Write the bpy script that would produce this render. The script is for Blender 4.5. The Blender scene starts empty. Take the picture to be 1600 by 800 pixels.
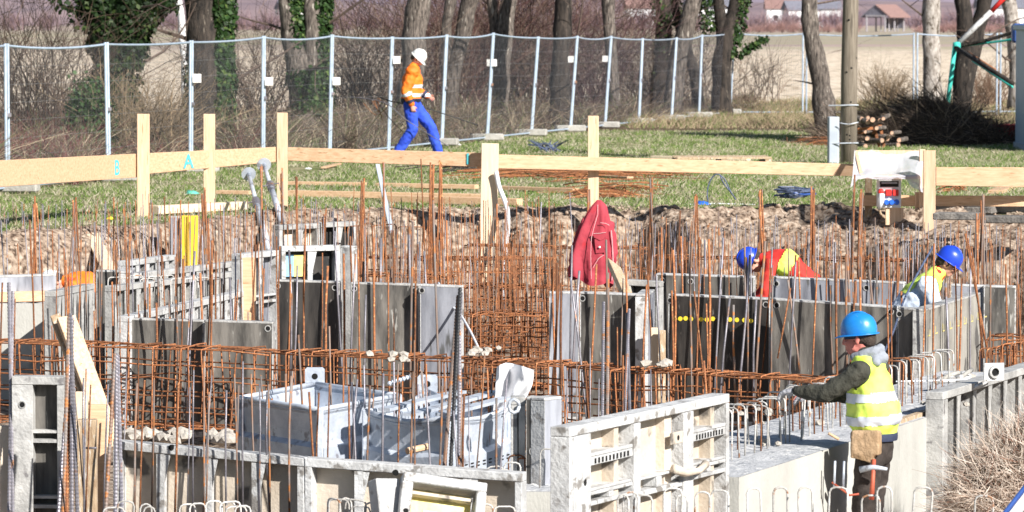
import bpy, bmesh, math, random
import numpy as np
from mathutils import Vector, Matrix, noise
random.seed(7); rng = np.random.default_rng(7)
S = bpy.context.scene
COL = S.collection
R = math.radians
# ------------------------------------------------------------------ camera
F, H, HOR = 6500.0, 2.41, 23.0                 # focal length in photo pixels, eye height over the lawn, horizon row
TH = math.atan((400-HOR)/F)
cd = bpy.data.cameras.new('camera'); cam = bpy.data.objects.new('camera', cd); COL.objects.link(cam)
cam.location = (0, 0, H); cam.rotation_euler = (R(90)-TH, 0, 0)
cd.sensor_width = 36; cd.lens = 36*F/1600; cd.clip_start = .5; cd.clip_end = 6000
cd.dof.use_dof = True; cd.dof.focus_distance = 33; cd.dof.aperture_fstop = 8
S.camera = cam
# ------------------------------------------------------------------ sky and sun
SUNV = Vector((.80, -1.0, .78)).normalized()
sel = math.asin(SUNV.z); saz = math.atan2(SUNV.x, SUNV.y)
w = bpy.data.worlds.new('World'); S.world = w; w.use_nodes = True
nt = w.node_tree; bg = nt.nodes['Background']; sk = nt.nodes.new('ShaderNodeTexSky')
sk.sky_type = 'NISHITA'; sk.dust_density = .3; sk.sun_disc = False; sk.sun_elevation = sel; sk.sun_rotation = saz
nt.links.new(sk.outputs[0], bg.inputs[0]); bg.inputs[1].default_value = .05
sl = bpy.data.lights.new('sun', 'SUN'); sl.energy = 5.0; sl.angle = R(.5); sl.color = (1, .965, .91)
so = bpy.data.objects.new('sun', sl); COL.objects.link(so); so.rotation_euler = SUNV.to_track_quat('Z', 'Y').to_euler()
S.view_settings.view_transform = 'Standard'; S.view_settings.look = 'None'
S.view_settings.exposure = .85; S.view_settings.gamma = 1
S.render.resolution_x, S.render.resolution_y = 1024, 512
# ------------------------------------------------------------------ pixel -> place
def ray(px, py):
    return Vector((px-800, F*math.cos(TH)+(400-py)*math.sin(TH), -F*math.sin(TH)+(400-py)*math.cos(TH)))
def P(px, py, Y):                               # the point seen at (px,py) standing Y metres away
    d = ray(px, py); return Vector((0, 0, H)) + d*(Y/d.y)
def G(px, py, z=0.0):                           # the point seen at (px,py) lying at height z
    d = ray(px, py); return Vector((0, 0, H)) + d*((z-H)/d.z)
# ------------------------------------------------------------------ materials
MATS = {}
def mat(name, c1, c2=None, scale=6, rough=.8, metal=0, bump=0, c3=None, c3scale=20, c3t=.62, stretch=(1,1,1), rand=0, bscale=None, spec=None, sub=0, detail=5, contrast=(.35,.65), coat=0):
    m = bpy.data.materials.new(name); m.use_nodes = True; n = m.node_tree.nodes; L = m.node_tree.links
    b = n['Principled BSDF']; b.inputs['Roughness'].default_value = rough; b.inputs['Metallic'].default_value = metal
    if spec is not None: b.inputs['Specular IOR Level'].default_value = spec
    if coat: b.inputs['Coat Weight'].default_value = coat
    tc = n.new('ShaderNodeTexCoord'); mp = n.new('ShaderNodeMapping'); mp.inputs['Scale'].default_value = stretch
    L.new(tc.outputs['Object'], mp.inputs[0])
    if rand:
        oi = n.new('ShaderNodeObjectInfo'); va = n.new('ShaderNodeVectorMath'); va.operation = 'SCALE'
        va.inputs[0].default_value = (17, 31, 23); L.new(oi.outputs['Random'], va.inputs['Scale']); L.new(va.outputs[0], mp.inputs['Location'])
    col = None
    if c2 is None:
        b.inputs['Base Color'].default_value = (*c1, 1)
    else:
        t = n.new('ShaderNodeTexNoise'); t.inputs['Scale'].default_value = scale; t.inputs['Detail'].default_value = detail; t.inputs['Roughness'].default_value = .62
        L.new(mp.outputs[0], t.inputs[0])
        r = n.new('ShaderNodeValToRGB'); r.color_ramp.elements[0].position = contrast[0]; r.color_ramp.elements[1].position = contrast[1]
        r.color_ramp.elements[0].color = (*c1, 1); r.color_ramp.elements[1].color = (*c2, 1); L.new(t.outputs[0], r.inputs[0]); col = r.outputs[0]
        if c3 is not None:
            t3 = n.new('ShaderNodeTexNoise'); t3.inputs['Scale'].default_value = c3scale; t3.inputs['Detail'].default_value = 4; L.new(mp.outputs[0], t3.inputs[0])
            r3 = n.new('ShaderNodeValToRGB'); r3.color_ramp.elements[0].position = c3t; r3.color_ramp.elements[1].position = c3t+.06; L.new(t3.outputs[0], r3.inputs[0])
            mx = n.new('ShaderNodeMix'); mx.data_type = 'RGBA'; L.new(r3.outputs[0], mx.inputs[0]); L.new(col, mx.inputs[6]); mx.inputs[7].default_value = (*c3, 1); col = mx.outputs[2]
        if rand:
            hs = n.new('ShaderNodeHueSaturation'); mr = n.new('ShaderNodeMapRange'); mr.inputs[3].default_value = 1-rand; mr.inputs[4].default_value = 1+rand
            L.new(oi.outputs['Random'], mr.inputs[0]); L.new(mr.outputs[0], hs.inputs['Value']); L.new(col, hs.inputs['Color']); col = hs.outputs[0]
        L.new(col, b.inputs['Base Color'])
        if bump:
            tb = n.new('ShaderNodeTexNoise'); tb.inputs['Scale'].default_value = bscale or scale*4; tb.inputs['Detail'].default_value = 6; L.new(mp.outputs[0], tb.inputs[0])
            bp = n.new('ShaderNodeBump'); bp.inputs['Strength'].default_value = bump; bp.inputs['Distance'].default_value = .02
            L.new(tb.outputs[0], bp.inputs['Height']); L.new(bp.outputs[0], b.inputs['Normal'])
    MATS[name] = m; return m
def vmat(name, rough=.8, trans=0, emis=0):        # colour carried per vertex (hue variety of leaves, blades, soil)
    m = bpy.data.materials.new(name); m.use_nodes = True; n = m.node_tree.nodes; L = m.node_tree.links
    b = n['Principled BSDF']; b.inputs['Roughness'].default_value = rough; b.inputs['Specular IOR Level'].default_value = .2
    a = n.new('ShaderNodeAttribute'); a.attribute_name = 'Col'; L.new(a.outputs[0], b.inputs['Base Color'])
    if trans:
        t = n.new('ShaderNodeBsdfTranslucent'); L.new(a.outputs[0], t.inputs[0]); mx = n.new('ShaderNodeMixShader'); mx.inputs[0].default_value = trans
        L.new(b.outputs[0], mx.inputs[1]); L.new(t.outputs[0], mx.inputs[2]); L.new(mx.outputs[0], n['Material Output'].inputs[0])
    MATS[name] = m; return m
M = MATS
mat('wood', (.52,.32,.185), (.66,.45,.285), 3, .75, stretch=(1,14,14), bump=.15, c3=(.34,.19,.09), c3scale=3.2, c3t=.64, rand=.12)
mat('wood_pale', (.64,.50,.34), (.74,.62,.46), 3, .75, stretch=(14,14,1), bump=.15, c3=(.5,.33,.16), c3scale=3, c3t=.70, rand=.05)
mat('wood_post', (.57,.38,.235), (.70,.51,.35), 3, .75, stretch=(14,14,1), bump=.15, c3=(.34,.19,.09), c3scale=3.6, c3t=.64, rand=.12)
mat('wood_old', (.30,.20,.12), (.50,.38,.25), 5, .9, stretch=(8,8,2), bump=.3, c3=(.55,.50,.43), c3scale=7, c3t=.58, rand=.15)
mat('rust', (.34,.125,.045), (.14,.056,.028), 30, .85, bump=.3, c3=(.50,.24,.10), c3scale=60, c3t=.60, rand=.5)
mat('rust_grey', (.22,.12,.075), (.20,.18,.17), 8, .7, metal=.2, bump=.2, c3=(.38,.15,.05), c3scale=14, c3t=.56, rand=.3)
mat('steel_bar', (.20,.19,.22), (.30,.28,.30), 12, .5, metal=.55, bump=.2, c3=(.36,.17,.08), c3scale=7, c3t=.62, rand=.25)
mat('hoop_dusted', (.38,.36,.33), (.62,.60,.57), 14, .85, bump=.4, c3=(.33,.16,.08), c3scale=16, c3t=.60, rand=.2)
mat('form_steel', (.30,.295,.285), (.52,.51,.49), 5, .6, metal=.15, bump=.35, bscale=40, c3=(.20,.19,.19), c3scale=9, c3t=.61, rand=.1)
mat('form_white', (.36,.355,.35), (.58,.58,.575), 6, .65, bump=.4, bscale=45, c3=(.22,.205,.19), c3scale=10, c3t=.59, rand=.08)
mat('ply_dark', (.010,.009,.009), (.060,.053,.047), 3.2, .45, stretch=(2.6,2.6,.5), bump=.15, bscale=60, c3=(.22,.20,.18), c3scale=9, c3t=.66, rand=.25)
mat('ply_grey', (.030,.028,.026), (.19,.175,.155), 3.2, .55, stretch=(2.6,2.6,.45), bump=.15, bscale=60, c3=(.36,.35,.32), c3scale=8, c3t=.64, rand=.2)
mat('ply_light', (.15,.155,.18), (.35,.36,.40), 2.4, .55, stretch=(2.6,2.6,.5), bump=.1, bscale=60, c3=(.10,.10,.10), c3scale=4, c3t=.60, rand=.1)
mat('ply_tan', (.50,.42,.33), (.62,.54,.45), 3, .8, bump=.3, bscale=40, c3=(.16,.14,.12), c3scale=4, c3t=.61, rand=.12)
mat('ply_stain', (.20,.19,.17), (.38,.36,.32), 2.2, .8, stretch=(1.3,1.3,.7), bump=.3, bscale=40, c3=(.09,.085,.08), c3scale=3, c3t=.58)
mat('rubble', (.30,.27,.23), (.46,.42,.37), 9, .95, bump=.6)
mat('concrete', (.37,.36,.33), (.50,.49,.45), 1.4, .9, bump=.25, bscale=50, c3=(.30,.29,.26), c3scale=2.5, c3t=.62, stretch=(1,1,.5))
mat('concrete_top', (.34,.35,.37), (.52,.52,.53), 7, .95, bump=.9, bscale=30, c3=(.66,.65,.63), c3scale=12, c3t=.60)
mat('concrete_block', (.30,.285,.26), (.45,.43,.39), 9, .95, bump=.6, rand=.1)
mat('slab_dark', (.09,.085,.08), (.22,.20,.18), 9, .95, bump=.8, rand=.2)
mat('galv_fence', (.36,.44,.54), (.50,.58,.68), 9, .45, metal=.35, rand=.1)
mat('wire', (.16,.16,.18), (.26,.26,.28), 9, .5, metal=.3)
mat('galv', (.42,.46,.53), (.62,.66,.72), 6, .45, metal=.25, bump=.25, bscale=30, c3=(.26,.26,.29), c3scale=9, c3t=.60)
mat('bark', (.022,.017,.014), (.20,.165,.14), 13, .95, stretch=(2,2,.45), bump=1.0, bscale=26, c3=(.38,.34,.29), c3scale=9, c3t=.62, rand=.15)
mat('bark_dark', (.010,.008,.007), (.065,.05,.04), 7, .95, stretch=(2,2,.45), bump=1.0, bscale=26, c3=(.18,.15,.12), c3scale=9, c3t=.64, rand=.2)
mat('bark_pale', (.20,.17,.145), (.44,.40,.36), 8, .95, stretch=(1.5,1.5,.8), bump=1.0, bscale=22, c3=(.09,.07,.05), c3scale=7, c3t=.56, rand=.1)
mat('birch', (.70,.69,.68), (.80,.79,.78), 5, .8, c3=(.12,.1,.1), c3scale=8, c3t=.62, stretch=(1,1,4))
mat('pole_wood', (.13,.105,.08), (.25,.21,.165), 5, .9, stretch=(7,7,.35), bump=.5, c3=(.11,.09,.07), c3scale=4, c3t=.60)
mat('twig', (.06,.042,.034), (.13,.09,.07), 20, .9, rand=.2)
mat('black', (.012,.012,.014), (.02,.02,.022), 20, .6)
mat('black_rubber', (.02,.02,.022), (.035,.035,.038), 20, .5)
mat('hole', (.006,.006,.006), None, rough=1)
mat('white_plastic', (.72,.74,.76), (.80,.81,.82), 10, .35)
mat('sign_white', (.78,.76,.72), (.82,.80,.77), 10, .6)
mat('red_paint', (.55,.02,.02), (.62,.04,.03), 10, .4)
mat('blue_paint', (.02,.12,.62), (.03,.16,.70), 10, .35)
mat('cyan_paint', (.04,.44,.52), (.12,.50,.52), 30, .7)
mat('green_paint', (.03,.42,.36), (.06,.50,.42), 30, .7)
mat('faded_yellow', (.50,.42,.14), (.58,.50,.22), 40, .8)
mat('yellow_dot', (.72,.55,.02), (.8,.62,.05), 40, .7)
mat('yellow_board', (.80,.50,.02), (.85,.58,.05), 6, .6, c3=(.60,.30,.05), c3scale=7, c3t=.70, stretch=(3,3,1))
mat('label_yellow', (.80,.66,.16), (.84,.74,.30), 10, .5)
mat('label_blue', (.20,.42,.66), (.30,.50,.70), 10, .5)
mat('label_cream', (.80,.76,.50), (.82,.80,.62), 10, .5)
mat('yellow_tool', (.80,.62,.02), (.84,.68,.06), 10, .4)
mat('orange_hiviz', (.90,.15,.01), (.95,.25,.015), 3, .7, c3=(.85,.09,.01), c3scale=3, c3t=.58, bump=.6, bscale=9)
mat('yellow_hiviz', (.60,.80,.08), (.74,.90,.20), 3, .7, bump=.6, bscale=9)
mat('reflective', (.60,.64,.72), (.70,.74,.82), 10, .35, metal=.2)
mat('work_blue', (.015,.05,.48), (.03,.09,.60), 5, .8, bump=.8, bscale=12)
mat('navy', (.012,.018,.045), (.03,.04,.08), 5, .8, bump=.5, bscale=12)
mat('olive_knit', (.030,.030,.022), (.060,.058,.045), 12, .95, bump=.9, bscale=30)
mat('brown_trousers', (.020,.015,.013), (.055,.042,.036), 9, .9, bump=.9, bscale=14)
mat('shirt_pale', (.50,.58,.70), (.62,.68,.78), 4, .85, bump=.8, bscale=12)
mat('hood_grey', (.22,.24,.28), (.32,.34,.38), 9, .95, bump=.9, bscale=20)
mat('tool_handle', (.35,.06,.03), (.48,.12,.06), 9, .6)
mat('red_cloth', (.50,.02,.015), (.62,.045,.03), 5, .8, bump=.6, bscale=12)
mat('jacket_red', (.30,.026,.042), (.42,.048,.070), 6, .85, bump=.5, bscale=14, c3=(.42,.02,.03), c3scale=4, c3t=.6)
mat('jacket_trim', (.62,.30,.32), (.7,.42,.42), 10, .7)
mat('skin', (.58,.27,.19), (.66,.34,.25), 14, .55, bump=.15)
mat('skin_ruddy', (.58,.18,.15), (.66,.25,.20), 14, .55, bump=.15)
mat('hair', (.03,.02,.015), (.06,.04,.03), 30, .8, bump=.6)
mat('helmet_white', (.80,.79,.76), (.82,.81,.78), 3, .3, coat=.3)
mat('helmet_blue', (.012,.05,.50), (.02,.07,.62), 5, .35, coat=.3, c3=(.16,.20,.55), c3scale=14, c3t=.64)
mat('helmet_azure', (.01,.17,.55), (.02,.25,.66), 5, .35, coat=.3, c3=(.16,.30,.50), c3scale=16, c3t=.64)
mat('leather', (.30,.19,.10), (.44,.30,.18), 9, .8, bump=.6)
mat('glove', (.30,.30,.33), (.45,.45,.47), 16, .9, bump=.5)
mat('tarp_white', (.66,.66,.68), (.76,.76,.78), 3, .45, bump=.5, bscale=6)
mat('brick_tub', (.40,.03,.04), (.50,.05,.06), 6, .6)
mat('blue_metal', (.42,.52,.64), (.50,.60,.72), 3, .45, stretch=(4,4,.6), metal=.2)
mat('blue_deep', (.02,.06,.22), (.04,.09,.30), 3, .4)
mat('roof_red', (.20,.12,.11), (.28,.17,.15), 3, .9)
mat('roof_grey', (.12,.12,.15), (.2,.2,.24), 3, .9)
mat('far_wall', (.62,.62,.64), (.72,.72,.74), 3, .9)
mat('far_wood', (.30,.28,.30), (.42,.40,.42), 3, .9)
mat('cable_white', (.70,.72,.76), (.78,.79,.82), 10, .5)
mat('box_grey', (.36,.40,.46), (.46,.50,.56), 3, .6)
mat('cable_dark', (.05,.06,.10), (.10,.13,.22), 20, .5)
mat('plastic_green', (.10,.50,.38), (.16,.58,.44), 9, .4)
mat('firewood_end', (.38,.20,.13), (.62,.40,.28), 12, .9)
mat('glass_dark', (.01,.01,.012), (.02,.02,.022), 9, .1)
vmat('grass', .8, .35); vmat('leaf', .5, .2); vmat('stems', .9, .15); vmat('soilcol', .95)
# ------------------------------------------------------------------ mesh helpers
def meta(o, label=None, cat=None, group=None, kind=None):
    if label: o['label'] = label
    if cat: o['category'] = cat
    if group: o['group'] = group
    if kind: o['kind'] = kind
    return o
def empty(name, loc=(0,0,0), rz=0, label=None, cat=None, group=None):
    o = bpy.data.objects.new(name, None); COL.objects.link(o); o.location = loc; o.rotation_euler = (0,0,rz); o.empty_display_size = .1
    return meta(o, label, cat, group)
class MB:
    def __init__(s): s.v = []; s.f = []
    def add(s, vs, fs):
        k = len(s.v); s.v += [tuple(v) for v in vs]; s.f += [tuple(i+k for i in f) for f in fs]; return s
    def box(s, c, d, mx=None):                      # centre, full dimensions, optional matrix
        c = Vector(c); hx, hy, hz = d[0]/2, d[1]/2, d[2]/2
        vs = [c+Vector((x*hx,y*hy,z*hz)) for x in (-1,1) for y in (-1,1) for z in (-1,1)]
        if mx: vs = [mx@v for v in vs]
        return s.add(vs, [(0,1,3,2),(4,6,7,5),(0,4,5,1),(2,3,7,6),(0,2,6,4),(1,5,7,3)])
    def bar(s, a, b, w, h, up=(0,0,1)):             # rectangular bar a->b, w sideways, h along up
        a, b = Vector(a), Vector(b); t = (b-a).normalized(); u = Vector(up); x = t.cross(u)
        if x.length < 1e-4: x = t.cross(Vector((0,1,0)))
        x.normalize(); u = x.cross(t)
        vs = [p+x*(i*w/2)+u*(j*h/2) for p in (a,b) for i,j in ((-1,-1),(1,-1),(1,1),(-1,1))]
        return s.add(vs, [(3,2,1,0),(4,5,6,7),(0,1,5,4),(1,2,6,5),(2,3,7,6),(3,0,4,7)])
    def tube(s, pts, r, n=6, cap=True):
        pts = [Vector(p) for p in pts]; rr = r if isinstance(r, (list,tuple)) else [r]*len(pts)
        vs = []; t0 = (pts[1]-pts[0]).normalized()
        x = t0.orthogonal().normalized()
        for i, p in enumerate(pts):
            t = (pts[min(i+1,len(pts)-1)]-pts[max(i-1,0)])
            t = t.normalized() if t.length > 1e-9 else t0
            x = (x - t*x.dot(t)); x = x.normalized() if x.length > 1e-6 else t.orthogonal().normalized()
            y = t.cross(x)
            for k in range(n):
                a = 2*math.pi*k/n; vs.append(p+(x*math.cos(a)+y*math.sin(a))*rr[i])
        fs = [(i*n+k, i*n+(k+1)%n, (i+1)*n+(k+1)%n, (i+1)*n+k) for i in range(len(pts)-1) for k in range(n)]
        if cap: fs += [tuple(range(n-1,-1,-1)), tuple((len(pts)-1)*n+k for k in range(n))]
        return s.add(vs, fs)
    def prism(s, poly, z0, z1, mx=None):            # polygon in xy, extruded z0..z1
        n = len(poly); vs = [Vector((x,y,z0)) for x,y in poly]+[Vector((x,y,z1)) for x,y in poly]
        if mx: vs = [mx@v for v in vs]
        return s.add(vs, [tuple(range(n-1,-1,-1)), tuple(range(n,2*n))]+[(i,(i+1)%n,(i+1)%n+n,i+n) for i in range(n)])
    def lathe(s, prof, n=24, c=(0,0,0), mx=None):   # profile [(r,z)]
        c = Vector(c); vs = []; fs = []
        for r, z in prof:
            for k in range(n):
                a = 2*math.pi*k/n; vs.append(Vector((r*math.cos(a), r*math.sin(a), z))+c)
        if mx: vs = [mx@v for v in vs]
        for i in range(len(prof)-1):
            for k in range(n): fs.append((i*n+k, i*n+(k+1)%n, (i+1)*n+(k+1)%n, (i+1)*n+k))
        return s.add(vs, fs)
    def mesh(s, name, m=None, smooth=False):
        me = bpy.data.meshes.new(name); me.from_pydata(s.v, [], s.f); me.update()
        if m is not None: me.materials.append(M[m] if isinstance(m, str) else m)
        if smooth: me.polygons.foreach_set('use_smooth', [True]*len(me.polygons))
        return me
    def build(s, name, m, parent=None, smooth=False, bevel=0, loc=None, **kw):
        me = s.mesh(name, m, smooth)
        if bevel:
            b = bmesh.new(); b.from_mesh(me); bmesh.ops.bevel(b, geom=b.edges[:], offset=bevel, segments=1, affect='EDGES'); b.to_mesh(me); b.free()
        o = bpy.data.objects.new(name, me); COL.objects.link(o)
        if parent: o.parent = parent
        if loc is not None: o.location = loc
        return meta(o, **kw)
def inst(name, me, parent=None, loc=(0,0,0), rot=(0,0,0), scale=None, **kw):
    o = bpy.data.objects.new(name, me); COL.objects.link(o); o.parent = parent; o.location = loc; o.rotation_euler = rot
    if scale: o.scale = scale
    return meta(o, **kw)
def npmesh(name, V, Fc, m, cols=None, parent=None, smooth=False, **kw):
    V = np.asarray(V, dtype=np.float32).reshape(-1,3); Fc = np.asarray(Fc, dtype=np.int32); k = Fc.shape[1]
    me = bpy.data.meshes.new(name); me.vertices.add(len(V)); me.vertices.foreach_set('co', V.ravel())
    me.loops.add(Fc.size); me.loops.foreach_set('vertex_index', Fc.ravel())
    me.polygons.add(len(Fc)); me.polygons.foreach_set('loop_start', np.arange(0, Fc.size, k, dtype=np.int32))
    if smooth: me.polygons.foreach_set('use_smooth', np.ones(len(Fc), dtype=bool))
    me.update(calc_edges=True); me.materials.append(M[m])
    if cols is not None:
        a = me.color_attributes.new('Col', 'FLOAT_COLOR', 'POINT'); c = np.ones((len(V),4), dtype=np.float32); c[:,:3] = cols; a.data.foreach_set('color', c.ravel())
    me.validate()
    o = bpy.data.objects.new(name, me); COL.objects.link(o); o.parent = parent
    return meta(o, **kw)
def strips(bases, dirs, lens, widths, bend, cols, name, m, seg=3, parent=None, **kw):
    """many thin tapered curved strips as one mesh"""
    n = len(bases); side = np.cross(dirs, np.array([[0.,1.,.3]])); side += rng.normal(0,.25,side.shape); side /= np.linalg.norm(side,axis=1,keepdims=True)+1e-9
    V = np.zeros((n,(seg+1)*2,3)); C = np.zeros((n,(seg+1)*2,3))
    for i in range(seg+1):
        t = i/seg; c = bases+dirs*(lens*t)[:,None]+bend*(lens*t*t)[:,None]
        wd = (widths*(1-.75*t))[:,None]*side/2
        V[:,2*i] = c-wd; V[:,2*i+1] = c+wd; C[:,2*i] = cols; C[:,2*i+1] = cols
    base = (np.arange(n)*(seg+1)*2)[:,None,None]
    q = np.array([[2*i,2*i+1,2*i+3,2*i+2] for i in range(seg)])[None]
    return npmesh(name, V, (base+q).reshape(-1,4), m, C.reshape(-1,3), parent, **kw)
def copy_tree(o, parent=None):
    c = o.copy(); COL.objects.link(c); c.parent = parent
    for ch in o.children: copy_tree(ch, c)
    return c
# ------------------------------------------------------------------ ground: lawn, pit, stubble field, one sheet to the horizon
EX = [(-14,44.5),(-6.2,45.4),(-5,46.6),(-4.2,47.6),(-3.2,49.6),(-2,50.8),(-.5,51.4),(.6,51.0),(1.4,51.6),(2.2,51.0),(3.2,51.6),(4.2,51.2),(6,50.2),(14,50)]
def edge(x):
    for (a,ya),(b,yb) in zip(EX, EX[1:]):
        if x <= b: return ya+(yb-ya)*max(0,(x-a)/(b-a))
    return EX[-1][1]
def sm(t): t = min(1,max(0,t)); return t*t*(3-2*t)
def hf(x, y):
    """height and soil amount"""
    n1 = noise.fractal(Vector((x*.35,y*.35,3)), 1, 2, 4); e = edge(x)+.35*noise.noise(Vector((x*1.1,0,5)))+.12*noise.noise(Vector((x*4,0,9)))
    if abs(x) > 13.5: return n1*.02, 0
    t = e-y; wr = sm((x-1.5)/2.5); wid = .45+1.5*wr; dr = .12+.2*wr
    lump = noise.fractal(Vector((x*2.3,y*2.3,1)), 1, 2, 5)
    rid = 1-abs(noise.noise(Vector((x*3.1,y*3.1,11))))*2; lump = lump*.75+.35*rid*noise.noise(Vector((x*9,y*9,2)))-.25*(abs(noise.noise(Vector((x*4.5,y*2,20)))) < .06)
    rim = .07*math.exp(-(t/.5)**2)*(lump+.4)*(1 if x > -3.5 else .3)
    if t <= 0:
        lawn = .035*n1+(.0 if t<-2 else rim)
        soil = sm((t+.55+.5*lump)/.5)
        return lawn, soil
    z = -dr*sm(t/wid)-1.3*sm((t-wid)/.55)+rim+.15*lump*sm(t/.3)*(1 if t < wid+.6 else .3)
    z = max(z, -1.42+.02*lump)
    if y < 18.5: z += 1.4*sm((18.5-y)/1.5)
    return z, 1
def grid_axis(parts):
    out = [parts[0][0]]
    for a, b, st in parts:
        n = max(1, round((b-a)/st)); out += [a+(b-a)*(i+1)/n for i in range(n)]
    return out
gx = grid_axis([(-1600,-200,200),(-200,-30,17),(-30,-8.4,1.2),(-8.4,8.4,.07),(8.4,30,1.2),(30,200,17),(200,1600,200)])
gy = grid_axis([(-41,15,7),(15,45,.5),(45,47.6,.05),(47.6,52.6,.042),(52.6,58,.2),(58,110,1.0),(110,300,6),(300,900,30),(900,4200,300)])
V = np.zeros((len(gy),len(gx),3), dtype=np.float32); SO = np.zeros((len(gy),len(gx)))
for j, y in enumerate(gy):
    for i, x in enumerate(gx):
        if 15 < y < 58 and abs(x) < 14: z, s_ = hf(x, y)
        elif y <= 15 or y >= 900: z, s_ = 0, 0
        else: z, s_ = .035*noise.fractal(Vector((x*.35,y*.35,3)),1,2,4), 0
        V[j,i] = (x, y, z); SO[j,i] = s_
ny, nx = len(gy), len(gx); idx = np.arange(ny*nx).reshape(ny,nx)
Q = np.stack([idx[:-1,:-1], idx[:-1,1:], idx[1:,1:], idx[1:,:-1]], -1).reshape(-1,4)
ground = npmesh('ground', V, Q, 'soilcol', np.stack([SO.ravel()]*3, 1), kind='structure')
def ground_mat():
    m = bpy.data.materials.new('ground'); m.use_nodes = True; n = m.node_tree.nodes; L = m.node_tree.links; b = n['Principled BSDF']; b.inputs['Roughness'].default_value = .95; b.inputs['Specular IOR Level'].default_value = .1
    tc = n.new('ShaderNodeTexCoord')
    def nz(sc, det=5, st=(1,1,1)):
        mp = n.new('ShaderNodeMapping'); mp.inputs['Scale'].default_value = st; L.new(tc.outputs['Object'], mp.inputs[0])
        t = n.new('ShaderNodeTexNoise'); t.inputs['Scale'].default_value = sc; t.inputs['Detail'].default_value = det; L.new(mp.outputs[0], t.inputs[0]); return t.outputs[0]
    def ramp(src, *st):
        r = n.new('ShaderNodeValToRGB'); e = r.color_ramp.elements
        e[0].position, e[0].color = st[0][0], (*st[0][1],1); e[1].position, e[1].color = st[-1][0], (*st[-1][1],1)
        for p, c in st[1:-1]: k = e.new(p); k.color = (*c,1)
        L.new(src, r.inputs[0]); return r.outputs[0]
    def mix(f, a, c):
        x = n.new('ShaderNodeMix'); x.data_type = 'RGBA'; L.new(f, x.inputs[0]); L.new(a, x.inputs[6]); L.new(c, x.inputs[7]); return x.outputs[2]
    def rng_(src, a, b_, o0=0, o1=1):
        r = n.new('ShaderNodeMapRange'); r.inputs[1].default_value = a; r.inputs[2].default_value = b_; r.inputs[3].default_value = o0; r.inputs[4].default_value = o1; L.new(src, r.inputs[0]); return r.outputs[0]
    sx = n.new('ShaderNodeSeparateXYZ'); L.new(tc.outputs['Object'], sx.inputs[0])
    lawn = ramp(nz(2.5,6), (.3,(.09,.11,.04)), (.5,(.16,.18,.07)), (.64,(.34,.29,.18)))
    soil = ramp(nz(16,9), (.36,(.08,.055,.04)), (.46,(.24,.175,.13)), (.58,(.36,.28,.215)), (.72,(.52,.44,.36)))
    litter = ramp(nz(6,7), (.3,(.05,.035,.025)), (.55,(.13,.09,.06)), (.75,(.25,.2,.12)))
    field = ramp(nz(2.2,8,(1,.16,1)), (.34,(.36,.28,.20)), (.46,(.62,.51,.39)), (.7,(.78,.67,.54)))
    far = ramp(nz(.012,4,(.5,2.4,1)), (.35,(.34,.27,.25)), (.5,(.36,.33,.22)), (.62,(.40,.29,.28)), (.75,(.28,.30,.16)))
    at = n.new('ShaderNodeAttribute'); at.attribute_name = 'Col'
    edge_n = nz(.25,4)
    def dist(y0, w_):        # soft irregular boundary at distance y0
        ad = n.new('ShaderNodeMath'); ad.operation = 'MULTIPLY_ADD'; ad.inputs[1].default_value = w_*3; L.new(edge_n, ad.inputs[0]); L.new(sx.outputs[1], ad.inputs[2]); return rng_(ad.outputs[0], y0+w_, y0+w_*2.2)
    c = mix(at.outputs[0], lawn, soil)
    c = mix(dist(84, 4), c, litter)
    c = mix(dist(106, 4), c, field)
    c = mix(dist(280, 60), c, far)
    L.new(c, b.inputs['Base Color'])
    bp = n.new('ShaderNodeBump'); bp.inputs['Strength'].default_value = .9; bp.inputs['Distance'].default_value = .05; L.new(nz(14,8), bp.inputs['Height']); L.new(bp.outputs[0], b.inputs['Normal'])
    return m
ground.data.materials.clear(); ground.data.materials.append(ground_mat())
def gz(x, y):
    return hf(x, y)[0] if (15 < y < 58 and abs(x) < 14) else .035*noise.fractal(Vector((x*.35,y*.35,3)),1,2,4)
# far wooded hills
def hills(name, Y0, hgt, sc, c1, c2, seed):
    n = 160; Vv = []; Ff = []
    for i in range(n+1):
        x = -700+1400*i/n; hh = hgt*(.65+.45*noise.fractal(Vector((x*sc,seed,0)),1,2,5))
        for k, (dy, f) in enumerate(((0,0),(25,.45),(60,.8),(120,1),(400,1.05))):
            Vv.append((x, Y0+dy+8*noise.noise(Vector((x*.02,k,seed))), hh*f-(.5 if k == 0 else 0)))
    for i in range(n):
        for k in range(4): a = i*5+k; Ff.append((a,a+5,a+6,a+1))
    mat('m_'+name+str(seed), c1, c2, .05, 1, bump=.6, bscale=.4, stretch=(1,1,3))
    return npmesh(name, Vv, Ff, 'm_'+name+str(seed), None, smooth=True, kind='structure')
hills('hills', 1500, 42, .004, (.13,.11,.15), (.22,.18,.22), 2)
hills('wooded_rise', 900, 9, .02, (.15,.11,.13), (.28,.20,.20), 5)
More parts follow.
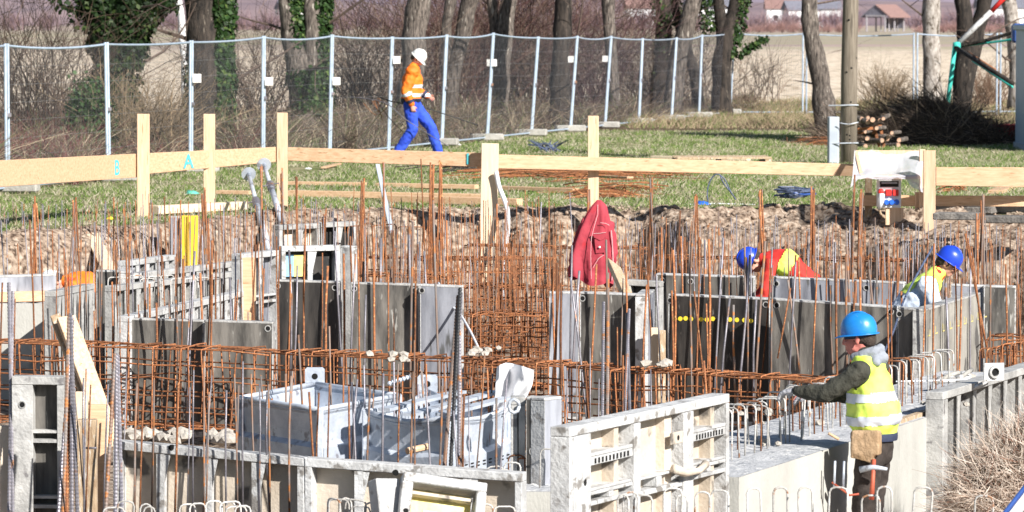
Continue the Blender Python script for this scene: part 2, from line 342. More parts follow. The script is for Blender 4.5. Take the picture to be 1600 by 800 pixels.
# clods along the pit rim (too many to count)
def clods():
    V0 = []; F0 = []
    me = bpy.data.meshes.new('t'); b = bmesh.new(); bmesh.ops.create_icosphere(b, subdivisions=1, radius=1); b.to_mesh(me); b.free()
    bv = [v.co.copy() for v in me.vertices]; bf = [tuple(p.vertices) for p in me.polygons]; cols = []
    for k in range(2400):
        x = random.uniform(-7,7); e = edge(x); wr = sm((x-1.5)/2.5); y = e-random.uniform(-.35,.6+1.5*wr); r = random.choice([.006,.008,.011,.014,.018,.03])*random.uniform(.6,1.3)
        if x < -3.5 and random.random() < .7: continue
        z = gz(x,y); a = len(V0); sd = random.random()*50; g = random.uniform(.7,1.25)
        for v in bv:
            d = 1+.9*noise.noise(v*1.9+Vector((sd,0,0))); V0.append((x+v.x*r*d, y+v.y*r*d, z+v.z*r*d*.75+r*.3)); cols.append((.34*g,.26*g,.20*g))
        F0 += [tuple(i+a for i in f) for f in bf]
    bpy.data.meshes.remove(me)
    npmesh('soil_clods', V0, F0, 'soilcol', cols, kind='stuff', label='crumbled clods of beige soil along the pit rim', category=None) if False else npmesh('soil_clods', V0, F0, 'soilcol', cols, kind='stuff', label='crumbled clods of beige soil along the far rim of the pit', cat='soil')
clods()
# grass blades
def grass():
    n = 230000; x = rng.uniform(-9,9.5,n); y = 45.2+ (86-45.2)*rng.random(n)**1.25
    keep = np.abs(x) < y*.130+.3; x, y = x[keep], y[keep]; ee = np.interp(x, [a for a,_ in EX], [b for _,b in EX])
    pat = np.array([noise.noise(Vector((a*.8,b*.5,0)))+.6*noise.noise(Vector((a*3,b*2,4))) for a,b in zip(x,y)])
    keep = (y > ee+.12+.35*(pat<0)) & (pat > -.42+.3*(x>1.5)*(y<54)); x, y, pat = x[keep], y[keep], pat[keep]; n = len(x)
    z = np.array([gz(a,b) for a,b in zip(x,y)]); d = np.stack([rng.normal(0,.45,n), rng.normal(0,.45,n), np.ones(n)],1); d /= np.linalg.norm(d,axis=1,keepdims=True)
    L = rng.uniform(.03,.085,n)*(1+.5*np.clip(pat,-.5,.8)); bend = np.stack([rng.normal(0,.4,n), rng.normal(0,.4,n), np.full(n,-.15)],1)
    g = rng.random((n,1)); dry = (rng.random((n,1)) < .34+.30*(pat[:,None]<0)); c = (1-g)*np.array([[.06,.12,.025]])+g*np.array([[.27,.36,.10]]); cd_ = (1-g)*np.array([[.34,.30,.19]])+g*np.array([[.62,.56,.42]])
    c = np.where(dry, cd_, c)
    strips(np.stack([x,y,z],1), d, L, rng.uniform(.008,.016,n), bend, c, 'grass', 'grass', seg=1, kind='stuff', label='short green lawn grass with straw blades between the pit and the mesh fence', cat='grass')
grass()
# undergrowth of bare stems behind the fence
def undergrowth():
    n = 52000; u = rng.random(n); px = -80+1260*u
    sc = 116-(px-10)*51/1132; Y0 = F/sc; y = Y0+.5+rng.random(n)**1.2*16; x = (px-800)/F*y
    cut = np.zeros(n,bool)
    for cx_, hw_, ty_ in ((320,34,75),(482,36,84),(180,30,74),(640,22,88),(878,20,90),(782,16,92),(700,14,92)): cut |= (np.abs(px-cx_) < hw_)&(y < ty_)&(rng.random(n) < .85)
    px, x, y = px[~cut], x[~cut], y[~cut]; n = len(x)
    k = np.array([noise.noise(Vector((a*.5,b*.35,7))) for a,b in zip(x,y)]); h = np.clip(.32+.9*(k+.12)+rng.normal(0,.18,n),.15,1.5)
    h *= np.where(px > 760, .8, 1.0); h *= np.where(px > 1000,.6,1)
    d = np.stack([rng.normal(0,.38,n), rng.normal(0,.3,n), np.ones(n)],1); d /= np.linalg.norm(d,axis=1,keepdims=True)
    bend = np.stack([rng.normal(0,.45,n), rng.normal(0,.3,n), -rng.random(n)*.35],1); g = rng.random((n,1)); t = rng.random((n,1))
    c = (1-g)*np.array([[.045,.03,.024]])+g*np.array([[.22,.155,.115]]); red = np.array([[.15,.045,.05]]); straw = np.array([[.55,.45,.32]])
    c = np.where((t < .28) & (px[:,None] < 380), red*(0.6+g), c); c = np.where(t > .86, straw*(.7+.5*g), c); c = np.where((t>.78)&(t<.86), np.array([[.10,.15,.05]]), c)
    strips(np.stack([x,y,np.zeros(n)],1), d, h, rng.uniform(.006,.016,n), bend, c, 'undergrowth', 'stems', seg=3, kind='stuff', label='thicket of dry brown brambles and straw stems behind the mesh fence', cat='undergrowth')
    # low litter and weeds right of the fence corner and round the tree feet
    n = 26000; y = 88+rng.random(n)*26; px = 980+700*rng.random(n); x = (px-800)/F*y; g = rng.random((n,1))
    c = (1-g)*np.array([[.20,.14,.09]])+g*np.array([[.46,.37,.24]]); c = np.where(rng.random((n,1)) < .25, np.array([[.14,.18,.06]]), c)
    d = np.stack([rng.normal(0,.5,n), rng.normal(0,.4,n), np.ones(n)],1); d /= np.linalg.norm(d,axis=1,keepdims=True)
    kk = np.array([noise.noise(Vector((a*.7,b*.15,3))) for a,b in zip(x,y)])
    strips(np.stack([x,y,np.zeros(n)],1), d, rng.uniform(.06,.22,n)*(1+1.6*np.clip(kk,0,1)), rng.uniform(.008,.018,n), np.stack([rng.normal(0,.5,n),rng.normal(0,.3,n),-rng.random(n)*.3],1), c, 'weeds', 'stems', seg=2, kind='stuff', label='low dry weeds and leaf litter along the edge of the stubble field', cat='weeds')
undergrowth()
# ------------------------------------------------------------------ trees
def limb(mb, p, d, length, r, depth, n=5):
    pts = [p.copy()]; rr = [r]; k = max(3, int(length/.35)); q = p.copy(); dd = d.normalized()
    for i in range(k):
        dd = (dd+Vector((random.gauss(0,.16),random.gauss(0,.16),random.gauss(.02,.12)))).normalized(); q = q+dd*(length/k); pts.append(q.copy()); rr.append(r*(1-.75*(i+1)/k))
    mb.tube(pts, rr, n=n, cap=False)
    if depth > 0:
        for j in range(random.randint(2,4)):
            i = random.randint(1,k-1); a = Vector((random.gauss(0,1),random.gauss(0,.8),random.gauss(.15,.7))).normalized()
            limb(mb, pts[i], (pts[i+1]-pts[i]).normalized()*.5+a, length*random.uniform(.45,.7), rr[i]*.55, depth-1, n=4 if depth > 1 else 3)
def tree(px_stems, Y, label, bark='bark', ivy=(), ivyc=1, crown=5, low=3, name='bare_tree', group='trees behind the mesh fence', seed=0, crownh=7.5):
    """stems: list of polylines [(px,py,width_px),...] bottom first"""
    random.seed(100+seed); base = P(px_stems[0][0][0], 23+2.41*F/Y, Y); root = empty(name, (base.x, Y, 0), 0, label, 'tree', group)
    off = Vector((base.x, Y, 0)); tops = []
    mb = MB()
    for st in px_stems:
        pts = []; rr = []
        for (px, py, wd) in st:
            p = P(px, py, Y); pts.append(p-off); rr.append(wd/F*Y/2)
        d = (pts[-1]-pts[-2]).normalized(); d = (d+Vector((0,0,.6))).normalized(); q = pts[-1].copy(); r0 = rr[-1]
        for i in range(8):
            d = (d+Vector((random.gauss(0,.08),random.gauss(0,.08),.12))).normalized(); q = q+d*(crownh-2.5)/8; pts.append(q.copy()); rr.append(r0*(1-.1*(i+1)))
        # dense resample with wobble and root flare
        P2 = []; R2 = []
        for i in range(len(pts)-1):
            for t in (0,.25,.5,.75):
                p = pts[i].lerp(pts[i+1], t); r = rr[i]*(1-t)+rr[i+1]*t; w_ = r*.13
                P2.append(p+Vector((noise.noise(p*1.9+Vector((seed,0,0))), noise.noise(p*1.9+Vector((0,seed,0))), 0))*w_*2); R2.append(r*(1+.16*noise.noise(p*2.7+Vector((9,seed,0)))))
        P2.append(pts[-1]); R2.append(rr[-1])
        if abs(P2[0].z) < .5: P2[0].z = -.1; R2[0] *= 1.35
        k0 = len(mb.v); mb.tube(P2, R2, n=14)
        for i in range(k0, len(mb.v)):
            v = Vector(mb.v[i]); c_ = P2[min(len(P2)-1,(i-k0)//14)]; o = (v-c_); s_ = 1+.14*noise.noise(Vector((v.x*7,v.y*7,v.z*1.3+seed)))+.06*noise.noise(v*12); mb.v[i] = tuple(c_+o*s_)
        tops.append((P2, R2))
    mb.build('trunk', bark, root, smooth=True)
    br = MB()
    for P2, R2 in tops:
        for i in range(low):
            k = random.randint(int(len(P2)*.1), max(2,int(len(P2)*.42))); a = Vector((random.choice((-1,1))*random.uniform(.6,1), random.gauss(0,.5), random.uniform(-.1,.7)))
            br = MB(); limb(br, P2[k], a, random.uniform(.8,2.2), max(.012,R2[k]*.16), 2); br.build('branch', 'twig', root)
    cr = MB()
    for P2, R2 in tops:
        for i in range(crown):
            k = random.randint(int(len(P2)*.45), len(P2)-2); a = Vector((random.gauss(0,1), random.gauss(0,1), random.uniform(.2,1)))
            limb(cr, P2[k], a, random.uniform(1.8,3.2), R2[k]*.35, 2)
    if cr.v: cr.build('crown', 'twig', root)
    if ivy:
        n = sum(q[4] for q in ivy); vs = []; cs = []; k = 0
        for (x0,y0,x1,y1,cnt,rw) in ivy:
            for i in range(cnt):
                t = random.random(); px = x0+(x1-x0)*t; py = y0+(y1-y0)*t; a = random.random()*6.283; r = rw/F*Y*(.55+.5*random.random()**.5)*(1+.35*noise.noise(Vector((px*.03,py*.05,a*.4))))
                c_ = P(px,py,Y)-off+Vector((math.cos(a)*r, math.sin(a)*r*.9, random.gauss(0,.04)))
                nrm = Vector((math.cos(a),math.sin(a),.3))+Vector((random.gauss(0,.5),random.gauss(0,.5),random.gauss(0,.5))); nrm.normalize(); u = nrm.orthogonal().normalized(); v = nrm.cross(u); ang = random.random()*6.28; u, v = u*math.cos(ang)+v*math.sin(ang), v*math.cos(ang)-u*math.sin(ang); s_ = random.uniform(.03,.062)
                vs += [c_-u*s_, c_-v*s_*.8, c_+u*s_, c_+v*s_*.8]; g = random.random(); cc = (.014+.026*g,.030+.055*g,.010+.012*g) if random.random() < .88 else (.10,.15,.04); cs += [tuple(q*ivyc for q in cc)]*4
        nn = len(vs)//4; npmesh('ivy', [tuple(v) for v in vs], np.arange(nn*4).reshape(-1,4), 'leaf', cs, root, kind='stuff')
    random.seed(7+seed); return root
T = tree
T([[(188,235,40),(184,150,44),(172,90,42),(160,50,34),(146,0,30),(135,-40,26)],[(188,120,36),(194,60,36),(205,0,34),(215,-40,30)]], 74, 'forked tree cloaked in ivy coloured dark for shade, farthest left in view', 'bark_dark', ivy=[(186,235,184,120,3000,34),(180,120,150,-20,2800,32),(190,110,212,-20,3200,36),(212,60,262,0,700,16),(150,60,90,-10,220,22),(262,20,250,-20,250,20)], ivyc=.5, seed=1)  # leaf colours dimmed evenly, painting in the shade on this ivy
T([[(322,238,56),(320,150,54),(318,70,52),(312,0,50),(310,-40,46)]], 75, 'thick trunk with bright green ivy down its right side, behind the fence', 'bark_dark', ivy=[(344,235,346,120,2400,22),(346,120,350,-30,3000,20),(305,220,303,100,900,18)], seed=2)
T([[(290,200,11),(288,90,11),(283,30,12),(276,-20,12)]], 92, 'slim white birch stem left of the bright ivy trunk', 'birch', seed=3, low=2, crown=3, crownh=6)
T([[(482,200,54),(478,140,56),(465,100,38),(455,50,30),(447,0,27),(444,-40,24)],[(484,150,50),(492,90,34),(490,50,32),(487,0,30),(485,-40,28)]], 84, 'twin stemmed tree with ivy sleeve, second panel left of the walking worker', 'bark', ivy=[(486,205,484,110,3600,34),(500,120,506,-20,2200,16),(468,120,458,-10,1500,17)], seed=4)
T([[(636,190,40),(642,120,38),(648,60,38),(658,0,36),(668,-40,32)]], 88, 'smooth grey trunk leaning right directly behind the white helmeted worker', 'bark', seed=5)
T([[(703,196,22),(706,130,24),(718,70,26),(734,0,27),(742,-40,24)],[(700,160,14),(695,90,18),(698,40,17),(705,0,18),(708,-40,16)]], 92, 'pale pair of slanting stems right of the walking worker', 'bark', seed=6)
T([[(782,192,26),(782,130,26),(787,60,28),(795,0,27),(800,-40,24)],[(778,100,12),(772,50,14),(768,0,15),(766,-40,14)]], 92, 'light grey trunk with thinner stem on its left, behind middle of the fence', 'bark', seed=7)
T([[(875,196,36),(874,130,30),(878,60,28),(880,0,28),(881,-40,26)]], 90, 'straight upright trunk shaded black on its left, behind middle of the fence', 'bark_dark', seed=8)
T([[(962,192,20),(958,130,19),(953,60,20),(950,0,20),(948,-40,19)]], 95, 'slender straight brown trunk right of the black shaded trunk', 'bark', seed=9)
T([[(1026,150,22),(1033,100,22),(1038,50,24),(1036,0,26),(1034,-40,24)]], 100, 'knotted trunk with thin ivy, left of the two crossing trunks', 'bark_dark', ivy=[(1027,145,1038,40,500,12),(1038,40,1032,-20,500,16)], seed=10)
T([[(1048,190,28),(1056,110,28),(1068,60,27),(1084,0,26),(1094,-40,22)]], 98, 'brown trunk leaning to the right, front one of the crossing pair', 'bark', seed=11)
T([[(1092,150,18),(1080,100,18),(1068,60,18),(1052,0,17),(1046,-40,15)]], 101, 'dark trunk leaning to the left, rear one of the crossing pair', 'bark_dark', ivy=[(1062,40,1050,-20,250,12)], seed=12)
T([[(1126,180,34),(1128,110,30),(1130,60,20),(1122,0,18),(1118,-40,16)],[(1130,120,24),(1136,60,26),(1146,20,24),(1152,-20,22)]], 99, 'forked tree with loose ivy on its right fork, at the fence corner', 'bark_dark', ivy=[(1146,70,1160,-10,900,14),(1150,90,1195,60,300,9),(1108,50,1100,-10,350,12),(1140,90,1140,50,260,12)], seed=13)
T([[(1293,208,40),(1288,160,34),(1280,110,30),(1270,60,26),(1264,30,28),(1263,0,24),(1262,-40,20)]], 88, 'crooked sunlit trunk left of the wooden utility pole', 'bark', seed=14)
T([[(1457,165,32),(1456,110,28),(1455,50,27),(1455,0,28),(1455,-40,26)]], 104, 'mottled pale trunk with round knot scar behind the brushwood pile', 'bark_pale', seed=15)
T([[(1500,190,30),(1508,110,34),(1512,70,30),(1504,0,24),(1500,-40,20)],[(1508,120,26),(1524,60,24),(1540,0,22),(1550,-40,20)]], 97, 'dark V shaped tree behind the red and green pole frame', 'bark_dark', seed=16)
T([[(1588,160,26),(1590,100,26),(1584,50,26),(1576,0,24),(1570,-40,22)]], 104, 'trunk with pale patches at the right edge beside blue cabin', 'bark_pale', seed=17)
# bare shrubs: fine sprays of twigs
def shrub(px, basepy, wpx, hpx, n, label, cols, seed=0, group=None, Y=None):
    Y = Y or 2.41*F/(basepy-23); c0 = G(px, basepy, 0) if not Y else P(px, 23+2.41*F/Y, Y); s_ = Y/F; rs = np.random.default_rng(seed)
    root = empty('bare_shrub', (c0.x, Y, 0), 0, label, 'shrub', group)
    # branching: stems then side twigs
    B = []; D = []; Ln = []; Wd = []; Bd = []; Cc = []
    for i in range(n):
        b = np.array([rs.normal(0,wpx*s_*.18), rs.normal(0,.25), 0]); d = np.array([rs.normal(0,.45), rs.normal(0,.35), 1.]); d /= np.linalg.norm(d); L_ = hpx*s_*rs.uniform(.5,1.1); bd = np.array([rs.normal(0,.35),rs.normal(0,.2),-.1])
        c = np.array(cols[rs.integers(len(cols))])*rs.uniform(.7,1.3); B.append(b); D.append(d); Ln.append(L_); Wd.append(rs.uniform(.012,.03)); Bd.append(bd); Cc.append(c)
        for k in range(rs.integers(5,11)):
            t = rs.uniform(.2,.95); p = b+d*L_*t+bd*L_*t*t; d2 = d+rs.normal(0,.7,3); d2 /= np.linalg.norm(d2); B.append(p); D.append(d2); Ln.append(L_*rs.uniform(.15,.45)); Wd.append(rs.uniform(.006,.012)); Bd.append(rs.normal(0,.3,3)); Cc.append(c)
    strips(np.array(B), np.array(D), np.array(Ln), np.array(Wd), np.array(Bd), np.array(Cc), 'twigs', 'stems', seg=3, parent=root, kind='stuff')
    return root
BR = [(.035,.025,.02),(.08,.055,.042),(.22,.16,.12)]; RD = [(.09,.042,.038),(.14,.07,.06),(.05,.03,.028),(.24,.17,.13)]
shrub(60,0,230,270,110,'sprawling bare bush with hanging dark twigs at far left behind the fence',[(.07,.05,.04),(.12,.08,.06)],1,Y=72)
shrub(235,0,150,150,200,'tan bramble bush between the two leftmost ivy trees',[(.3,.22,.14),(.2,.15,.1)],2,Y=68)
shrub(400,0,130,215,110,'bare bush between bright ivy trunk and twin stemmed tree',BR,3,Y=90)
shrub(575,0,130,180,120,'bare bush left of the walking worker behind the fence',BR,4,Y=90)
shrub(560,0,200,260,60,'tall airy bare bush on the field edge left of the leaning grey trunk',BR,44,Y=90)
shrub(720,0,170,300,170,'reddish bare thicket behind the pale slanting stems',RD,5,Y=98)
shrub(830,0,150,300,190,'dense reddish bare thicket behind the middle trees',RD+BR,6,Y=99)
shrub(920,0,120,280,150,'dark bare thicket between the black shaded trunk and slender trunk',[(.1,.06,.06),(.15,.09,.09)],7,Y=99)
shrub(1000,0,100,150,90,'bare bush right of the slender brown trunk',BR,8,Y=99)
shrub(1180,0,120,110,40,'small bare bush on the field right of the fence corner',BR,9,Y=112)
shrub(1385,0,70,72,110,'rounded brown bush between utility pole and mottled trunk',[(.16,.12,.08),(.24,.18,.12)],10,Y=110)
shrub(1545,0,80,80,110,'rounded brown bush under the red and green pole frame',[(.16,.10,.07),(.24,.17,.12)],11,Y=108)
shrub(60,0,130,330,60,'tall leggy bush with dark twigs hanging at the left frame edge',[(.04,.03,.025)],45,Y=80)
shrub(650,0,240,330,110,'dark reddish thicket behind the leaning grey trunk',RD,46,Y=101)
shrub(780,0,200,330,150,'dark thicket behind the light grey trunk',RD+BR,47,Y=102)
shrub(1070,0,120,200,70,'dark twiggy bush behind the crossing trunks',BR,48,Y=103)
shrub(1010,0,160,230,45,'thin bare bush with twigs reaching over the crossing trunks',BR,12,Y=108)
# ivy mound at left behind fence
def mound():
    Y = 68; c0 = P(140,175,Y); n = 3600; a = rng.random(n)*6.283; b = np.arccos(rng.random(n)); r = 1+.12*rng.normal(0,1,n); rx, ry, rz = .42, .5, .95
    x = c0.x+rx*r*np.sin(b)*np.cos(a); y = Y+ry*r*np.sin(b)*np.sin(a); z = 1.25*rz*r*np.cos(b)
    nr = rng.normal(0,1,(n,3)); nr /= np.linalg.norm(nr,axis=1,keepdims=True); u = np.cross(nr,[0,0,1.]); u /= np.linalg.norm(u,axis=1,keepdims=True)+1e-6; v = np.cross(nr,u); s_ = rng.uniform(.02,.05,(n,1)); c = np.stack([x,y,z],1)
    VV = np.stack([c-u*s_, c-v*s_, c+u*s_, c+v*s_],1).reshape(-1,3); g = rng.random((n,1)); cc = np.repeat(np.hstack([.03+.04*g,.06+.07*g,.02+.02*g]),4,0)
    npmesh('ivy_bush', VV, np.arange(n*4).reshape(-1,4), 'leaf', cc, label='rounded dark green ivy bush behind the fence beside leftmost ivy tree', cat='bush')
mound()
# a conifer right of the frame whose shade bands the lawn
def conifer():
    root = empty('conifer',(13.6,71.3,0),0,'dark conifer just outside the right frame edge shading the lawn','tree'); MB().tube([(0,0,0),(0,0,9.5)],[.22,.05],10).build('trunk','bark',root)
    n = 7000; t = rng.random(n); r = (1-t)**.8*2.3*(.4+.6*rng.random(n)**.5)*(.8+.2*np.sin(t*60)); a = rng.random(n)*6.283; c = np.stack([np.cos(a)*r,np.sin(a)*r,5.6+t*4.2],1); d = np.stack([np.cos(a),np.sin(a),rng.normal(-.2,.2,n)],1); d /= np.linalg.norm(d,axis=1,keepdims=True)
    strips(c,d,rng.uniform(.2,.45,n),rng.uniform(.08,.16,n),rng.normal(0,.2,(n,3)),np.tile([[.03,.06,.025]],(n,1))*rng.uniform(.6,1.4,(n,1)),'crown','leaf',seg=1,parent=root,kind='stuff')
conifer()
# hedge and far shrubs along the field end, each blurred crown its own
def far_row(pxs, Y, hpx, cols, what, grp, name='far_tree'):
    for i, px in enumerate(pxs):
        s_ = Y/F; c0 = P(px, 23+2.41*F/Y, Y); n = 260; w_ = hpx*s_*random.uniform(.8,1.5); h_ = hpx*s_*random.uniform(.7,1.2)
        B = np.stack([rng.normal(0,w_*.28,n), rng.normal(0,w_*.2,n), rng.random(n)*h_*.5],1); D = np.stack([rng.normal(0,.6,n), rng.normal(0,.5,n), np.ones(n)],1); D /= np.linalg.norm(D,axis=1,keepdims=True)
        cc = np.array([cols[k] for k in rng.integers(len(cols),size=n)])
        lm = next(t for q,t in ((130,'at the far left'),(285,'left of the birch stem'),(430,'between bright ivy trunk and twin stemmed tree'),(625,'left of the leaning grey trunk'),(780,'behind the pale slanting stems'),(900,'behind the black shaded trunk'),(1020,'beside the slender trunk'),(1150,'behind the corner tree'),(1250,'left of the crooked trunk'),(1340,'beside the utility pole'),(1440,'right of the far shelter'),(1510,'right of the mottled trunk'),(1555,'behind the V shaped tree'),(9999,'at the far right')) if px < q)
        root = empty(name, (c0.x, Y, 0), 0, what+', '+lm, 'tree' if name == 'far_tree' else 'hedge', grp)
        MB().tube([(0,0,-.1),(.05,0,h_*.6)], [.1*w_/3+.08,.04], n=5).build('trunk','bark_dark',root)
        strips(B, D, rng.uniform(.25,.6,n)*h_, rng.uniform(.05,.16,n)*w_/4, rng.normal(0,.3,(n,3)), cc, 'crown', 'stems', seg=2, parent=root, kind='stuff')
LIL = [(.24,.17,.19),(.30,.20,.20),(.20,.15,.18)]; PNK = [(.36,.22,.20),(.30,.18,.17)]
far_row([20,75,130,235,270,330,372,400,425,520,545,580,610,690,745,760,820,850,910,930,980,1005,1090,1170,1190,1215,1235], 620, 30, LIL, 'blurred purplish bare tree at field end', 'far trees at the end of the field')
far_row([1290,1305,1335,1435,1480,1500,1550,1565], 700, 32, LIL, 'blurred bare purplish tree on the horizon', 'far trees near the shelter')
far_row([p for p in range(1150,1600,18) if not 1335 < p < 1425], 560, 17, PNK, 'low pinkish hedge bush', 'far hedge bushes', 'hedge_bush')
# far shelter and houses
def shelter():
    Y = 600; s_ = Y/F; c = P(1383,48,Y); root = empty('wooden_shelter', (c.x,Y,0), R(-34), 'small open sided wooden shelter with gabled roof far across the field', 'shelter')
    w_, d_ = 3.0, 5.5
    for i, (x, y) in enumerate([(-1,-1),(1,-1),(-1,0),(1,0),(-1,1),(1,1),(-.35,1),(.35,1)]):
        MB().box((x*w_/2, y*d_/2, 1.15), (.18,.18,2.3)).build('post','far_wood',root)
    MB().box((0,-d_/2,2.25),(w_+.3,.16,.22)).build('beam','far_wood',root)
    MB().box((0,d_/2,1.2),(w_,.08,1.5)).build('back_wall','roof_grey',root)
    for sx, mt in ((-1,'roof_grey'),(1,'roof_red')):
        MB().add([(0,-d_/2-.15,3.9),(0,d_/2+.5,3.9),(sx*2.4,d_/2+.5,2.15),(sx*2.4,-d_/2-.15,2.15),(0,-d_/2-.15,3.75),(0,d_/2+.5,3.75),(sx*2.4,d_/2+.5,2.0),(sx*2.4,-d_/2-.15,2.0)],[(0,1,2,3),(7,6,5,4),(0,3,7,4),(1,5,6,2),(2,6,7,3)]).build('roof',mt,root)
    MB().add([(0,-d_/2,3.8),(-2.0,-d_/2,2.35),(2.0,-d_/2,2.35)],[(0,1,2)]).build('gable','roof_grey',root)
    for x in (-.4,.3,.9): MB().tube([(x,-.5,0),(x,-.5,2.2)],.1).build('pole','far_wood',root)
shelter()
def house(px, Y, w_, h_, rh, rz, roof, label):
    c = P(px, 23+2.41*F/Y, Y); root = empty('far_house', (c.x,Y,0), rz, label, 'house', 'far houses on the horizon'); d_ = w_*.8
    MB().box((0,0,h_/2),(w_,d_,h_)).build('wall','far_wall',root)
    MB().add([(-w_/2-.3,-d_/2-.3,h_),(w_/2+.3,-d_/2-.3,h_),(w_/2+.3,d_/2+.3,h_),(-w_/2-.3,d_/2+.3,h_),(-w_/2-.3,0,h_+rh),(w_/2+.3,0,h_+rh)],[(0,1,5,4),(2,3,4,5),(0,4,3),(1,2,5),(3,2,1,0)]).build('roof',roof,root)
    for x in (-.25,.25):
        for z in ((.3,.7) if h_ > 4 else (.5,)): MB().box((x*w_,-d_/2-.02,z*h_),(w_*.12,.1,1.1)).build('window','glass_dark',root)
house(1252,760,6,3.2,1.8,.2,'roof_grey','white far house left of the crooked trunk'); house(1290,760,5,3.4,1.5,-.2,'roof_grey','white far house between crooked trunk and pole')
house(1105,780,8,3.6,2,.1,'roof_grey','white far house behind the forked corner tree'); house(465,760,7,3.4,1.6,.3,'roof_grey','pale far house with bluish wall left of the twin stemmed tree'); house(1225,800,7,3.5,2.0,0,'roof_red','white far house with red roof at the village edge')
house(1010,800,8,3.6,2,.1,'roof_red','pale far house left of the crossing trunks'); house(1560,760,8,3.6,2,.1,'roof_grey','pale far house above the white pole')
# ------------------------------------------------------------------ mesh fence
def lerp(a, b, t): return a+(b-a)*t
def fence_panel(pa, pb, label, sag=.05, clamp=True, wires=True):
    """pa,pb: (foot point, top point) of the two end tubes"""
    (fa, ta), (fb, tb) = pa, pb; root = empty('mesh_fence', fa, 0, label, 'fence panel', 'galvanised mesh fence panels')
    o = fa; rel = lambda p: p-o
    e = (fb-fa).normalized()*.045; fa2, ta2, fb2, tb2 = rel(fa+e), rel(ta+e), rel(fb-e), rel(tb-e)
    MB().tube([fa2, ta2], .021, 8).build('end_tube', 'galv_fence', root); MB().tube([fb2, tb2], .021, 8).build('end_tube', 'galv_fence', root)
    top = [ta2.lerp(tb2, t)-Vector((0,0,sag*4*t*(1-t)+.03)) for t in [i/8 for i in range(9)]]
    MB().tube(top, .017, 6).build('top_rail', 'galv_fence', root)
    bot = [fa2.lerp(fb2, t)+Vector((0,0,.06)) for t in (0,.5,1)]
    MB().tube(bot, .017, 6).build('bottom_rail', 'galv_fence', root)
    if wires:
        w_ = MB(); L_ = (fb2-fa2).length; n = int(L_/.055)
        for i in range(1, n):
            t = i/n; b0 = bot[0].lerp(bot[-1], t); t0 = ta2.lerp(tb2, t)-Vector((0,0,sag*4*t*(1-t)+.03)); w_.tube([b0, t0], .0024, 3, cap=False)
        for k in range(1, 8):
            w_.tube([fa2.lerp(ta2, k/8.3), fb2.lerp(tb2, k/8.3)], .0021, 3, cap=False)
        w_.build('wire_mesh', 'wire', root, kind='stuff')
    if clamp:
        p = fa2.lerp(ta2, .52); MB().box(p-e*.9, (.11,.06,.05)).build('clamp', 'steel_bar', root)
    return root
POST = [(-165,74,-163,322),(10,68,12,303),(166,66,170,287),(299,63,298,272),(412,56,411,262),(519,53,515,250),(613,57,607,232),(698,54,690,222),(771,51,761,213),(841,57,830,211),(902,56,891,205),(955,56,945,199),(1004,64,998,199),(1057,62,1049,191),(1097,54,1092,183),(1145,50,1138,180)]
def joint(t):
    x0,y0,x1,y1 = t; sc = 116-(x1-10)*51/1132; Y = F/sc; f_ = P(x1, 23+2.41*sc-.0, Y); f_.z = .02; p = P(x0, y0, Y); p.z = max(1.9, min(2.08, p.z)); return (f_, Vector((p.x, p.y, p.z)))
J = [joint(t) for t in POST]
FL = ['fence panel partly outside the left frame edge','fence panel in front of the ivy bush at far left','fence panel before the leftmost ivy cloaked tree','fence panel before the bright green ivy trunk','fence panel before the twin stemmed ivy tree','fence panel immediately left of the walking worker','fence panel right behind the walking worker','fence panel before the pale pair of slanting stems','fence panel before the light grey trunk','fence panel before the straight black shaded trunk, left half','fence panel carrying a white tag left of the slender trunk','fence panel before the slender brown trunk','fence panel before the knotted ivy trunk','fence panel before the two crossing trunks','last short fence panel before the fence corner']
for i in range(len(J)-1): fence_panel(J[i], J[i+1], 'galvanised '+FL[i], sag=.02+.025*(i%3==1))
Yc = J[-1][0].y
def jj(px, dy=0): p = P(px, 178, Yc+dy); return (Vector((p.x, p.y, .02)), Vector((p.x, p.y, 1.98)))
FR = ['far galvanised fence panel between the corner tree and the crooked trunk','far galvanised fence panel behind the utility pole','far galvanised fence panel behind the mottled trunk','far galvanised fence panel behind the blue cabin']
prev = J[-1]
for i, px in enumerate((1257,1430,1560,1720)):
    nx_ = jj(px, .3*i); fence_panel(prev, nx_, FR[i], wires=False if i > 0 else True, clamp=False); prev = nx_
# feet: concrete blocks
FB = {1:'pale concrete fence foot at far left', 2:'pale concrete fence foot left of the board marked A', 3:'pale concrete fence foot half hidden by the board marked A',7:'flat concrete fence foot right of the walking worker',8:'concrete fence foot with steel tube below the pale slanting stems',9:'concrete fence foot below the light grey trunk',10:'concrete fence foot below the black shaded trunk',11:'concrete fence foot below the slender trunk',12:'concrete fence foot left of the crossing trunks',13:'wide concrete fence foot below the crossing trunks',14:'last concrete fence foot near the fence corner',15:'concrete fence foot at the fence corner'}
for i, lab in FB.items():
    p = J[i][0]; d = 0.12 if i < 4 else .0
    MB().box((0,0,.06),(.62,.23,.13)).build('ballast_block','concrete_block',bevel=.02,loc=(p.x+d,p.y-.05,.03)).rotation_euler[2] = .15*(-1)**i
    o = [o for o in COL.objects if o.name.startswith('ballast_block')][-1]; meta(o, lab, 'fence foot', 'concrete fence feet')
